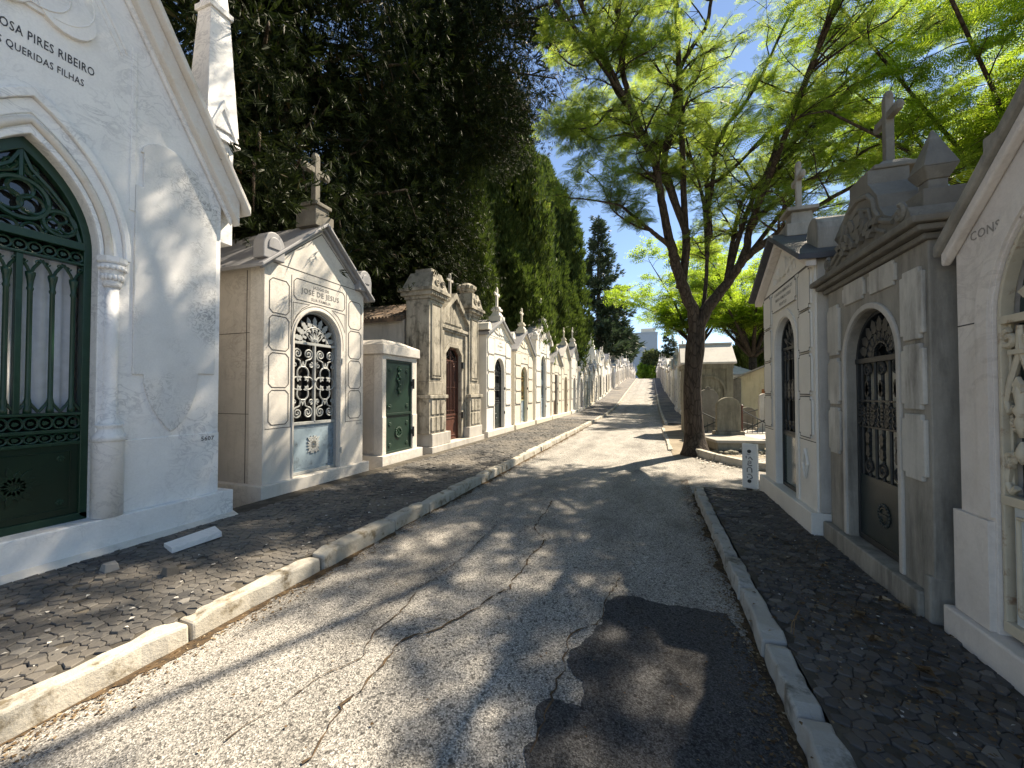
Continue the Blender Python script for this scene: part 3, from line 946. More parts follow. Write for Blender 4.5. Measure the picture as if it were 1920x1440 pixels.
# ------------------------------------------------------------------ 2: the gabled vault with scrolled grey grille
def scroll_vault():
    th = thing("gabled_mausoleum", "pale gabled mausoleum with silver scrollwork grille above a blue-grey panel", "mausoleum", (-4.98, 5.03, 0), PI / 2)
    H, E, A = 1.0, 3.36, 4.22
    pl = MB(); pl.box(-H - .08, H + .08, -.085, 2.3, -.2, .335); pl.build("plinth", M['lioz'], th, .01)
    fw = MB()
    op = opening(-.04, .455, .325, 2.40, 2.87, 'round', 20)
    fw.prism([(-H, .325)] + op + [(H, .325), (H, E), (0, A), (-H, E)], 0, .26)
    fw.mi = 1
    yy = -.003
    for s in (-1, 1):
        for k in range(4):
            z0 = 1.14 + .525 * k
            x0, x1 = (-.92, -.60) if s < 0 else (.62, .93)
            fw.ribbon(notch(x0, x1, z0, z0 + .485, .05), .013, yy)
        fw.ribbon([(s * .56, 1.09), (s * .56, 3.33)], .009, yy, False)
        fw.ribbon([(s * .97, 1.09), (s * .545, 1.09)], .009, yy, False)
        # spandrels
        q = [(s * .53, 2.90)] + [(-.04 * 0 + s * (.62 * math.cos(a)), 2.36 + .64 * math.sin(a)) for a in [PI / 2 * .72, PI / 2 * .5, PI / 2 * .34]]
        fw.ribbon([(s * .53, 2.93), (s * .23, 2.95), (s * .37, 2.86), (s * .47, 2.74), (s * .53, 2.62)], .009, yy)
    fw.ribbon(notch(-.52, .52, 2.985, 3.30, .05), .012, yy)
    fw.ribbon(opening(-.04, .53, 2.30, 2.40, 2.95, 'round', 22), .008, yy, False)
    fw.ribbon([(-.88, 3.42), (.88, 3.42), (0, 4.13)], .014, yy)
    fw.mi = 0
    band(fw, opening(-.04, .50, .337, 2.40, 2.915, 'round', 20), opening(-.04, .465, .337, 2.40, 2.88, 'round', 20), -.014, .01)
    fw.build("front_wall", [M['lioz'], M['groove']], th, .006)
    b = MB(); b.prism([(-H + .004, .325), (H - .004, .325), (H - .004, E), (0, A), (-H + .004, E)], .262, 2.2)
    b.mi = 1
    for z in (1.29, 2.42): b.box(-H, -H + .006, .27, 2.2, z, z + .008)
    b.box(-H, -H + .006, .32, .33, .34, 3.3)
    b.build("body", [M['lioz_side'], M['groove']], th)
    r = MB()
    r.prism(chevron(H, .14, E, A, .03, .085), -.14, 2.3)
    r.prism(chevron(H, .08, E, A, -.03, .028), -.07, -.002)
    for s in (-1, 1):
        q = [(s * .93 - .165, E + .06)] + [(s * .93 - .165 * math.cos(PI * i / 10), E + .24 + .20 * math.sin(PI * i / 10)) for i in range(11)] + [(s * .93 + .165, E + .06)]
        r.prism(q, -.10, .10)
        q = [(s * .93 - .10, E + .2)] + [(s * .93 - .10 * math.cos(PI * i / 10), E + .24 + .13 * math.sin(PI * i / 10)) for i in range(11)] + [(s * .93 + .10, E + .2)]
        r.prism(q, -.115, -.09)
    r.build("roof", [M['roof_slab']], th, .012)
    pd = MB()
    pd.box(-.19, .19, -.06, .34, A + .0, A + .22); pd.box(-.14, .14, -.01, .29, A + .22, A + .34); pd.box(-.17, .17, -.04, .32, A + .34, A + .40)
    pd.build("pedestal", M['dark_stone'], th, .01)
    c = MB(); cross_bm(c, 0, .14, A + .39, .80, .44, .095, .8); c.build("cross", M['dark_stone'], th, .006)  # blackest stone puts tree shade on the weathered cross into its colour
    # door
    y = .10
    cx, hf, b0, gz, sp, ap = -.04, .455, .34, 1.12, 2.40, 2.87
    f = MB()
    band(f, opening(cx, hf, b0, sp, ap, 'round', 20), opening(cx, hf - .028, b0 + .03, sp, ap - .03, 'round', 20), y - .03, y + .03)
    f.box(cx - hf, cx + hf, y - .03, y + .03, b0, b0 + .045)
    f.box(cx - hf + .02, cx + hf - .02, y - .03, y + .03, gz - .025, gz + .02)
    f.box(cx - hf + .02, cx + hf - .02, y - .03, y + .03, 2.335, 2.375)
    f.box(cx - .014, cx + .014, y - .03, y + .02, gz, 2.34)
    f.ball((cx, y - .035, 1.78), .022, 8)
    d = f.build("door", M['iron_silver'], th, .003)
    g = MB()
    W2 = .205
    r0 = .0125
    for s in (-1, 1):
        lx = cx + s * .222
        for t_ in (-1, 1):
            zc = 1.735
            for q in (-1, 1):   # upper and lower halves
                big = zc + q * .455
                sm = zc + q * .285
                t2(g, spiral(lx + t_ * .10, big, .088, 1.9, -q * PI / 2, t_ * q, 30), y - .01, r0, 5)
                t2(g, spiral(lx + t_ * .155, sm, .046, 1.4, q * PI / 2, t_ * q * -1, 18), y - .012, r0 * .85, 5)
                t2(g, [(lx + t_ * .10, big - q * .088), (lx + t_ * .055, big - q * .11), (lx + t_ * .04, sm), (lx + t_ * .05, sm - q * .05)], y - .01, r0, 5)
                t2(g, circle(lx + t_ * .072, zc + q * .075, .028, 8), y - .012, .008, 4)
                for k in range(3):
                    leafplate(g, lx + t_ * .085, zc + q * .09, math.atan2(-q, -t_) + (k - 1) * .9, .07, .04, y - .018, .012)
        t2(g, circle(lx, zc + .155, .105, 18, -PI * .15, PI * 1.15), y - .01, r0, 5)
        t2(g, circle(lx, zc - .155, .105, 18, PI * .85, PI * 2.15), y - .01, r0, 5)
        t2(g, circle(lx - .105, zc, .095, 16, PI * .3, PI * 1.7), y - .01, r0, 5)
        t2(g, circle(lx + .105, zc, .095, 16, -PI * .7, PI * .7), y - .01, r0, 5)
        for q in (-1, 1):
            for k in (-1, 0, 1):
                leafplate(g, lx, zc + q * .26, q * PI / 2 + k * .8, .085 if k == 0 else .055, .035, y - .018, .014)
            t2(g, [(lx - .04, zc + q * .255), (lx + .04, zc + q * .255)], y - .012, .014, 5)
    # palmette fan
    for i in range(9):
        a = PI * (i + .5) / 9
        ex, ez = cx + .25 * math.cos(a), 2.38 + .25 * math.sin(a)
        leafplate(g, ex, ez, a, .165, .095, y - .018, .014)
        leafplate(g, cx + .17 * math.cos(a + .17), 2.38 + .17 * math.sin(a + .17), a + .17, .09, .05, y - .014, .012)
    t2(g, circle(cx, 2.38, .245, 20, 0, PI), y - .01, .010, 5)
    for k in (-1, 0, 1):
        a = PI / 2 + k * .75
        t2(g, [(cx + .02 * math.cos(a), 2.39 + .02 * math.sin(a)), (cx + .10 * math.cos(a + .38), 2.38 + .10 * math.sin(a + .38)), (cx + .20 * math.cos(a + .2), 2.38 + .20 * math.sin(a + .2)),
               (cx + .225 * math.cos(a), 2.38 + .225 * math.sin(a)), (cx + .20 * math.cos(a - .2), 2.38 + .20 * math.sin(a - .2)), (cx + .10 * math.cos(a - .38), 2.38 + .10 * math.sin(a - .38)), (cx + .02 * math.cos(a), 2.39 + .02 * math.sin(a))], y - .012, .009, 5)
        leafplate(g, cx, 2.39, a, .15, .05, y - .016, .012)
    for i in range(12):
        a = PI * i / 11
        g.ball((cx + .06 * math.cos(a), y - .012, 2.39 + .05 * math.sin(a)), .016, 6)
    g.build("grille", M['iron_silver'], d)
    pn = MB()
    pn.box(cx - hf + .026, cx + hf - .026, y - .004, y + .02, b0 + .04, gz - .022)
    t2(pn, [(cx - .38, .43), (cx + .38, .43), (cx + .38, 1.05), (cx - .38, 1.05), (cx - .38, .43)], y - .005, .006, 4)
    pn.build("door_panel", M['zinc'], d, .002)
    orn = MB()
    zc = .77
    for k in range(16):
        a = 2 * PI * k / 16
        rad = .13 / max(abs(math.cos(a)) * 1.15, abs(math.sin(a)), .72)
        t2(orn, spiral(cx + rad * .55 * math.cos(a), zc + rad * .75 * math.sin(a), .034, 1.3, a, 1 if k % 2 else -1, 10), y - .012, .008, 4)
        leafplate(orn, cx + .02 * math.cos(a), zc + .02 * math.sin(a), a, rad * .95, .035, y - .018, .014)
    orn.build("ornament", M['iron_silver'], d)
    gl = MB(); gl.prism(opening(cx, hf - .005, gz, sp, ap - .01, 'round', 20), y + .07, y + .08); gl.build("glass", M['inside'], d)  # near-black sheet painted as the dark inside, no real pane
    hinges(th, cx + hf + .03, (.62, 2.12), -.02, M['iron_silver'])
    text_mesh("inscription", [("JAZIGO DE", .0, 3.215, .062, 'CENTER'), ("JOSE DE JESUS", .0, 3.105, .115, 'CENTER'), ("SUA FAMILIA", .0, 3.02, .066, 'CENTER')], M['letter_grey'], th, yy)
    text_mesh("plot_number", [("5610", .955, 1.02, .062, 'RIGHT')], M['letter_grey'], th, yy)


scroll_vault()


# ------------------------------------------------------------------ 3: low vault with a green metal door
def green_door_vault():
    th = thing("low_mausoleum", "low flat-topped stone vault with a dark green metal door", "mausoleum", (-5.05, 7.30, 0), PI / 2)
    H = .62
    pl = MB(); pl.box(-H - .10, H + .12, -.09, 1.9, -.2, .335); pl.build("plinth", M['lioz'], th, .01)
    fw = MB()
    fw.prism([(-H, .325)] + opening(-.03, .465, .325, 2.27, 2.27, 'flat') + [(H, .325), (H, 2.36), (-H, 2.36)], 0, .2)
    fw.box(-H - .004, -.50, -.012, .006, .34, 1.10); fw.box(.44, H + .004, -.012, .006, .34, 1.10)
    fw.build("front_wall", M['lioz'], th, .01)
    b = MB(); b.box(-H + .004, H - .004, .202, 1.8, .325, 2.36)
    b.box(-H - .003, -H + .01, .21, 1.8, .34, 1.1)
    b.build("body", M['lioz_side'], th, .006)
    r = MB()
    X = H + .05
    r.box(-X, X, -.055, 1.88, 2.362, 2.555)
    r.hexa([(-X, -.055, 2.557), (X, -.055, 2.557), (X, 1.88, 2.557), (-X, 1.88, 2.557)], [(-.3, .25, 2.70), (.3, .25, 2.70), (.3, 1.6, 2.70), (-.3, 1.6, 2.70)])
    r.build("roof", M['lioz'], th, .012)
    y = .04
    f = MB()
    op = opening(-.03, .462, .34, 2.265, 2.265, 'flat'); inn = opening(-.03, .425, .38, 2.225, 2.225, 'flat')
    band(f, op, inn, y - .03, y + .03); f.box(-.49, .43, y - .03, y + .03, .34, .385)
    f.box(-.455, .395, y - .035, y + .02, 1.115, 1.165)
    f.box(-.455, .395, y - .008, y + .02, .38, 1.115); f.box(-.455, .395, y - .008, y + .02, 1.165, 2.225)
    d = f.build("door", M['bright_green'], th, .006)
    o = MB()
    for x in (-.33, .27):
        for z in (.50, .93, 1.30, 2.05):
            ro = MB()
            for k in range(6):
                a = PI * k / 3
                ro.ball((x + .03 * math.cos(a), y - .014, z + .03 * math.sin(a)), .021, 6, (1, .6, 1))
            ro.ball((x, y - .018, z), .016, 6)
            ro.build("rosette", M['iron_green'], d)
    o.box(-.045, -.015, y - .03, y - .008, 1.55, 2.08); o.box(-.12, .06, y - .03, y - .008, 1.86, 1.90)
    for i in range(7): o.ball((-.03 + .035 * (-1) ** i, y - .03, 1.58 + .08 * i), .032, 6, (1, .6, 1))
    leafplate(o, -.03, 2.05, PI / 2, .1, .1, y - .03, .02)
    o.build("cross_ornament", M['iron_green'], d)
    o = MB()
    for k in range(16):
        a = 2 * PI * k / 16
        o.ball((-.03 + .10 * math.cos(a), y - .018, .74 + .10 * math.sin(a)), .028, 6, (1, .6, 1))
    o.box(-.10, .04, y - .02, y - .008, .72, .76); o.box(-.05, -.01, y - .02, y - .008, .66, .82)
    o.build("wreath", M['iron_green'], d)
    o = MB()
    o.box(-.46, -.41, y - .05, y - .02, 1.25, 1.34); o.tube([(-.435, y - .05, 1.29), (-.40, y - .07, 1.29)], .014, 6)
    o.build("lock", M['iron_green'], d)
    for z in (.72, 1.78):
        h = MB()
        h.box(.40, .50, y - .06, y - .02, z - .05, z + .05); h.tube([(.455, y - .065, z - .11), (.455, y - .065, z + .11)], .022, 8)
        h.build("hinge", M['iron_dark'], th)


green_door_vault()


# ------------------------------------------------------------------ 4: weathered vault with two tall pillars
def pillar_vault():
    th = thing("pillared_mausoleum", "weathered stone mausoleum with two tall carved pillars and a red-brown iron door", "mausoleum", (-4.98, 9.78, 0), PI / 2)
    pl = MB(); pl.box(-1.52, 1.60, -.14, 2.9, -.2, .30); pl.box(-1.45, -.52, -.10, .8, .302, .60); pl.box(.60, 1.52, -.10, .8, .302, .60); pl.build("plinth", M['grey_lime'], th, .012)
    for s in (-1, 1):
        c = (-1.12 if s < 0 else 1.12)
        p = MB()
        p.box(c - .41, c + .41, -.06, .72, .602, 1.44)
        p.box(c - .45, c + .45, -.11, .76, 1.442, 1.53)
        p.box(c - .36, c + .36, -.02, .66, 1.532, 1.84)
        p.box(c - .33, c + .33, .0, .64, 1.842, 3.84)
        p.box(c - .19, c + .19, -.022, .004, 2.00, 3.70)
        q = [(c - .24, 1.93), (c + .24, 1.93), (c + .24, 3.77), (c - .24, 3.77)]
        band(p, q + [q[0]], [(c - .20, 1.97), (c + .20, 1.97), (c + .20, 3.73), (c - .20, 3.73), (c - .20, 1.97)], -.03, .003)
        # blocks with key pattern on the pedestal
        for zz in (.66, 1.06):
            for k in range(3):
                x0 = c - .33 + k * .225
                p.box(x0, x0 + .19, -.085, -.058, zz, zz + .34)
        p.build("pillar", M['weathered'], th, .012)
        k = MB()
        k.box(c - .36, c + .36, -.03, .67, 3.842, 3.92)
        k.box(c - .42, c + .42, -.10, .74, 3.922, 4.02)
        for i in range(9): k.box(c - .40 + i * .09, c - .35 + i * .09, -.125, -.102, 3.93, 4.01)
        k.box(c - .47, c + .47, -.16, .80, 4.022, 4.10)
        k.hexa([(c - .40, -.12, 4.102), (c + .40, -.12, 4.102), (c + .40, .72, 4.102), (c - .40, .72, 4.102)],
               [(c - .20, -.04, 4.52), (c + .20, -.04, 4.52), (c + .20, .60, 4.52), (c - .20, .60, 4.52)])
        for xx in (-.14, .14):
            t2(k, spiral(c + xx, 4.27, .09, 1.5, 0, 1 if xx > 0 else -1, 16), -.115, .022, 5)
        if s > 0:
            k.ball((c, .25, 4.68), .26, 10, (1, 1, .8))
            for i in range(10):
                a = 2 * PI * i / 10
                k.ball((c + .22 * math.cos(a), .25 + .22 * math.sin(a), 4.72), .09, 6)
        else:
            k.box(c - .15, c + .15, .05, .5, 4.52, 4.62)
        k.build("capital", M['weathered'], th, .01)
    fw = MB()
    op = opening(-.02, .45, .29, 2.62, 2.80, 'clip')
    fw.prism([(-.80, .29)] + op + [(.80, .29), (.80, 3.55), (0, 4.18), (-.80, 3.55)], .10, .34)
    band(fw, opening(-.02, .56, .31, 2.66, 2.90, 'clip'), opening(-.02, .455, .31, 2.62, 2.805, 'clip'), .065, .11)
    fw.box(-.795, .795, .02, .102, 3.26, 3.34); fw.box(-.79, .79, .05, .103, 3.20, 3.258)
    fw.box(-.795, -.62, .04, .103, .31, 3.19); fw.box(.62, .795, .04, .103, .31, 3.19)
    fw.prism([(-.5, 3.42), (.5, 3.42), (0, 3.86)], .075, .102)
    fw.prism([(-.82, 3.50), (0, 4.14), (.82, 3.50), (.82, 3.64), (0, 4.30), (-.82, 3.64)], -.0, .5)
    fw.build("front_wall", M['weathered'], th, .008)
    b = MB(); b.prism([(-1.40, .29), (1.40, .29), (1.40, 3.38), (0, 4.0), (-1.40, 3.38)], .724, 2.9); b.build("body", M['grey_lime'], th)
    r = MB(); r.prism(chevron(1.40, .14, 3.38, 4.0, .004, .10), .73, 3.0)
    for i in range(22):
        z = 3.38; yb = .76 + i * .1
        for s in (-1, 1): r.tube([(s * 1.53, yb, 3.43), (s * .1, yb, 4.06)], .04, 5)
    r.build("roof", M['roof_tile'], th)
    c = MB(); cross_bm(c, 0, .22, 4.28, .55, .30, .06, .6); c.build("cross", M['grey_lime'], th)
    y = .20
    f = MB()
    band(f, opening(-.02, .45, .30, 2.62, 2.80, 'clip'), opening(-.02, .405, .34, 2.60, 2.755, 'clip'), y - .03, y + .03)
    f.box(-.46, .42, y - .03, y + .03, .30, .35); f.box(-.43, .39, y - .02, y + .02, .95, 1.0)
    d = f.build("door", M['iron_brown'], th, .003)
    g = MB()
    for i in range(9):
        x = -.37 + i * .0875
        g.tube([(x, y, 1.0), (x, y, 2.45)], .014, 6)
        g.ball((x, y, 1.72), .026, 6)
        t2(g, circle(x + .044, 1.06, .04, 10, 0, PI), y, .009, 4)
    for s in (-1, 1):
        t2(g, spiral(-.02 + s * .2, 2.42, .12, 1.5, -PI / 2, s, 20), y, .012, 5)
        t2(g, [(-.02, 2.74), (-.02 + s * .12, 2.58), (-.02 + s * .30, 2.52)], y, .012, 5)
    g.tube([(-.02, y, 1.0), (-.02, y, 2.76)], .02, 6)
    g.box(-.42, .38, y - .012, y + .012, 2.44, 2.47)
    g.build("grille", M['iron_brown'], d)
    pn = MB(); pn.box(-.43, .39, y - .004, y + .02, .345, .952)
    t2(pn, notch(-.36, .32, .42, .88, .06) + [(-.30, .42)], y - .008, .012, 5)
    pn.build("door_panel", M['iron_brown'], d, .002)
    gl = MB(); gl.prism(opening(-.02, .44, .96, 2.62, 2.79, 'clip'), y + .06, y + .07); gl.build("glass", M['glass'], d)
    for z in (.95, 2.35):
        h = MB(); h.box(.42, .52, .02, .07, z - .09, z + .09); h.build("hinge", M['iron_dark'], th)


pillar_vault()

# ------------------------------------------------------------------ 5 to 8 and the receding row
tomb("white_mausoleum", "white gabled mausoleum with a tall black arched door, beside the tall carved pillars", -4.95, 13.0, 1, 1.2, 1.6, 3.47, 4.06,
     (-.06, .465, 2.3, 2.76, 'round', 1.22, IRON['dark']), 'white_lime', 'lioz', 'roof_slab', acro=True, style=2, near=True, cross=1.05, gable_relief=True,
     text=[("JAZIGO", 0, 3.28, .06, 'CENTER'), ("DE FAMILIA", 0, 3.14, .10, 'CENTER'), ("PERPETUO", 0, 3.03, .05, 'CENTER')])
tomb("cream_mausoleum", "narrow cream mausoleum with a pale green and blue glazed arched door", -4.95, 15.85, 1, 1.25, 2.0, 3.22, 4.05,
     (-.06, .43, 2.2, 2.63, 'round', 1.25, IRON['pale']), 'cream', None, 'roof_slab', style=1, near=True, cross=.92, gable_relief=True,
     text=[("FAMILIA", 0, 2.95, .09, 'CENTER')])
tomb("ornate_mausoleum", "tall ornate white mausoleum with carved gable and blue-grey lattice door", -4.95, 18.95, 1, 1.42, 2.2, 4.08, 5.0,
     (-.02, .45, 2.85, 3.35, 'round', 1.25, IRON['blue']), 'white_lime', 'cream', 'roof_pale', style=2, near=True, cross=1.05, ornate=True, gable_relief=True,
     text=[("JAZIGO", 0, 3.75, .09, 'CENTER'), ("PERPETUO", 0, 3.60, .08, 'CENTER')])
tomb("small_mausoleum", "small cream mausoleum with a plain rectangular red-brown door", -4.95, 21.85, 1, 1.2, 2.0, 3.14, 3.9,
     (-.25, .46, 2.55, 2.55, 'flat', 1.3, IRON['brown']), 'cream', None, 'roof_slab', cross=.9)
rowspec = [
    ("ochre_door_mausoleum", "cream mausoleum with an ochre grilled door and a slender spire", 24.4, 1.2, 3.7, 4.5, 'ochre', 'round', .95, False),
    ("blue_door_mausoleum", "white gabled mausoleum with a blue-grey arched door and tall cross", 27.3, 1.2, 3.9, 4.7, 'blue', 'round', 1.15, False),
    ("red_door_mausoleum", "flat-gabled white mausoleum with a faded red door", 30.3, 1.2, 3.1, 3.7, 'red', 'round', .9, True),
    ("green_door_mausoleum", "low cream mausoleum with a narrow green door and carved top", 33.2, 1.2, 2.9, 3.5, 'green', 'flat', .8, True),
    ("black_door_mausoleum", "cream mausoleum with a plain black door, before the tallest spire", 36.1, 1.15, 3.1, 3.8, 'black', 'flat', .8, False),
    ("grey_door_mausoleum", "whitened mausoleum with a dark slatted door, touching the tallest spire", 38.9, 1.15, 3.2, 3.9, 'dark', 'round', .8, False),
]
for i, (nm, lb, y, hf, e, a, ir, kd, cr, orn) in enumerate(rowspec):
    z = hill(y)
    tomb(nm, lb, -4.95, y, 1, hf, 2.0, e, a, (0, .42, 2.3 if kd == 'flat' else 2.1, 2.3 if kd == 'flat' else 2.55, kd, 1.15, IRON[ir]),
         ['cream', 'white_lime', 'white_lime', 'cream', 'cream', 'white_lime'][i], None, ['roof_pale', 'roof_slab', 'roof_slab', 'roof_pale', 'roof_slab', 'roof_pale'][i],
         zb=z, cross=cr, ornate=orn, style=i % 3, panels='plate' if i % 2 else 'line')
    if i == 0:
        pass


def spire_vault():
    y = 42.0
    th = thing("spire_mausoleum", "tallest white spired mausoleum of the far left row, cross on top", "mausoleum", (-4.95, y, hill(y)), PI / 2)
    b = MB(); b.box(-1.2, 1.2, .02, 2.2, -.3, 3.6); b.box(-1.28, 1.28, -.07, 2.25, -.3, .35); b.box(-1.3, 1.3, -.1, 2.3, 3.6, 3.85)
    for s in (-1, 1): b.box(s * 1.05 - .13, s * 1.05 + .13, -.06, .3, .352, 3.58)
    b.build("body", M['white_lime'], th, .02)
    p = MB()
    p.hexa([(-.75, .15, 3.852), (.75, .15, 3.852), (.75, 1.65, 3.852), (-.75, 1.65, 3.852)], [(-.3, .6, 5.6), (.3, .6, 5.6), (.3, 1.2, 5.6), (-.3, 1.2, 5.6)])
    p.box(-.36, .36, .54, 1.26, 5.6, 5.75); p.box(-.24, .24, .66, 1.14, 5.75, 6.3)
    for sx in (-1, 1):
        p.hexa([(sx * 1.05 - .16, .0, 3.852), (sx * 1.05 + .16, .0, 3.852), (sx * 1.05 + .16, .32, 3.852), (sx * 1.05 - .16, .32, 3.852)],
               [(sx * 1.05 - .03, .13, 5.2), (sx * 1.05 + .03, .13, 5.2), (sx * 1.05 + .03, .19, 5.2), (sx * 1.05 - .03, .19, 5.2)])
    p.build("spire", M['white_lime'], th)
    c = MB(); cross_bm(c, 0, .9, 6.28, 1.1, .55, .12, .7); c.build("cross", M['white_lime'], th)
    make_door(th, 0, .45, .36, 1.2, 2.2, 2.7, 'round', -.0, IRON['black'], 0, True, False)


spire_vault()


def statue_vault():
    y = 48.5
    th = thing("statue_mausoleum", "pale mausoleum crowned by a dark weathered statue", "mausoleum", (-4.95, y, hill(y)), PI / 2)
    b = MB(); b.box(-1.2, 1.2, .02, 2.2, -.3, 3.3); b.box(-1.28, 1.28, -.07, 2.25, -.3, .35); b.box(-1.3, 1.3, -.1, 2.3, 3.3, 3.5)
    b.box(-.4, .4, .3, 1.1, 3.5, 4.0)
    b.build("body", M['white_lime'], th, .02)
    s = MB(); s.smooth = True
    s.tube([(0, .7, 4.0), (0, .7, 4.5), (0, .72, 4.95), (0, .72, 5.2), (0, .7, 5.42), (0, .7, 5.5), (0, .68, 5.62), (0, .68, 5.76)], [.34, .26, .20, .25, .20, .07, .12, .05], 10)
    s.tube([(-.22, .7, 5.33), (-.33, .6, 5.0), (-.1, .42, 4.95)], [.08, .07, .05], 8); s.tube([(.22, .7, 5.33), (.34, .62, 5.05), (.2, .45, 5.35)], [.08, .07, .05], 8)
    s.build("statue", M['grey_lime'], th)
    make_door(th, 0, .42, .36, 1.2, 2.1, 2.5, 'round', -.0, IRON['dark'], 0, True, False)


statue_vault()
R2_ = random.Random(5)
ys = [45.2, 51.6] + [54.4 + 2.75 * i for i in range(33)]
keys = ['dark', 'brown', 'blue', 'black', 'green', 'red']
for i, y in enumerate(ys):
    e = 2.7 + R2_.random() * 1.3; hw = R2_.uniform(1.0, 1.27); ft = i % 5 == 3
    tomb("mausoleum", "small pale mausoleum far up the left row, near the crest of the road", -4.95 + R2_.uniform(-.22, .10), y, 1, hw, 2.0, e, e + (.12 if ft else R2_.uniform(.35, 1.05)),
         (0, .40, 2.05, 2.45, 'round', 1.15, IRON[keys[i % 6]]), ['white_lime', 'cream', 'white_lime', 'lioz'][i % 4], None, ['roof_pale', 'roof_slab'][i % 2],
         zb=hill(y), cross=0 if i % 3 == 1 else .7 + .5 * R2_.random(), ornate=i % 4 == 1, panels=None, group="distant mausoleums up the left row")
ys = [25.9 + 2.85 * i for i in range(40)]
for i, y in enumerate(ys):
    e = 2.6 + R2_.random() * 1.1; hw = R2_.uniform(1.0, 1.3); ft = i % 4 == 2
    if i == 0:
        nm, lb, gp, wl = "striped_mausoleum", "first grey-streaked mausoleum of the right row behind the big tree trunk", None, 'grey_lime'
    elif i == 1:
        nm, lb, gp, wl = "carved_mausoleum", "cream mausoleum with carved top left of the tree trunk", None, 'cream'
    else:
        nm, lb, gp, wl = "mausoleum", "small pale mausoleum far up the right row, left of the big tree trunk", "distant mausoleums up the right row", ['lioz', 'cream', 'white_lime', 'grey_lime'][i % 4]
    tomb(nm, lb, 1.78 + R2_.uniform(-.1, .22), y, -1, hw, 2.0, e, e + (.12 if ft else R2_.uniform(.3, .9)),
         (0, .40, 2.05, 2.45, 'round', 1.15, IRON[keys[i % 6]]), wl, None, ['roof_pale', 'roof_slab', 'roof_pale'][i % 3],
         zb=hill(y), cross=0 if i % 3 == 2 else .7 + .4 * R2_.random(), ornate=i in (1, 6, 9), panels='plate' if i < 2 else None, group=gp)

# pale buildings of the next row seen through the cypresses
b = thing("back_row_chapel", "tall pale sunlit chapel wall behind the cypresses, above the low tiled roof", "chapel", (-12.6, 15.2, 0), PI / 2)
m = MB(); m.prism([(-1.7, 0), (1.7, 0), (1.7, 5.2), (0, 6.6), (-1.7, 5.2)], 0, 4); m.box(-1.75, -1.5, -.08, .2, 0, 5.0); m.box(1.5, 1.75, -.08, .2, 0, 5.0); m.build("body", M['cream'], b, .02)
m = MB(); m.prism(chevron(1.7, .2, 5.2, 6.6, .003, .14), -.15, 4.2); m.build("roof", M['roof_pale'], b)
b = thing("back_row_vault", "pale sunlit vault glimpsed between dark cypress trunks", "mausoleum", (-12.5, 9.6, 0), PI / 2)
m = MB(); m.prism([(-1.9, 0), (1.9, 0), (1.9, 5.2), (0, 6.2), (-1.9, 5.2)], 0, 4); m.build("body", M['white_lime'], b, .02)
m = MB(); m.prism(chevron(1.9, .2, 5.2, 6.2, .003, .14), -.15, 4.2); m.build("roof", M['roof_pale'], b)
b = thing("urn_vault", "small cream vault with urn, peeking over the pale gabled roof's right eave", "mausoleum", (-8.25, 10.0, 0), PI / 2)
m = MB(); m.box(-.42, .42, 0, 1.5, 0, 4.5); m.box(-.47, .47, -.05, 1.6, 4.5, 4.62); m.build("body", M['cream'], b, .02)
m = MB(); m.lathe([(.12, 4.62), (.2, 4.82), (.1, 4.95), (.16, 5.05), (.02, 5.15)], 0, .3, 10); m.build("urn", M['cream'], b)

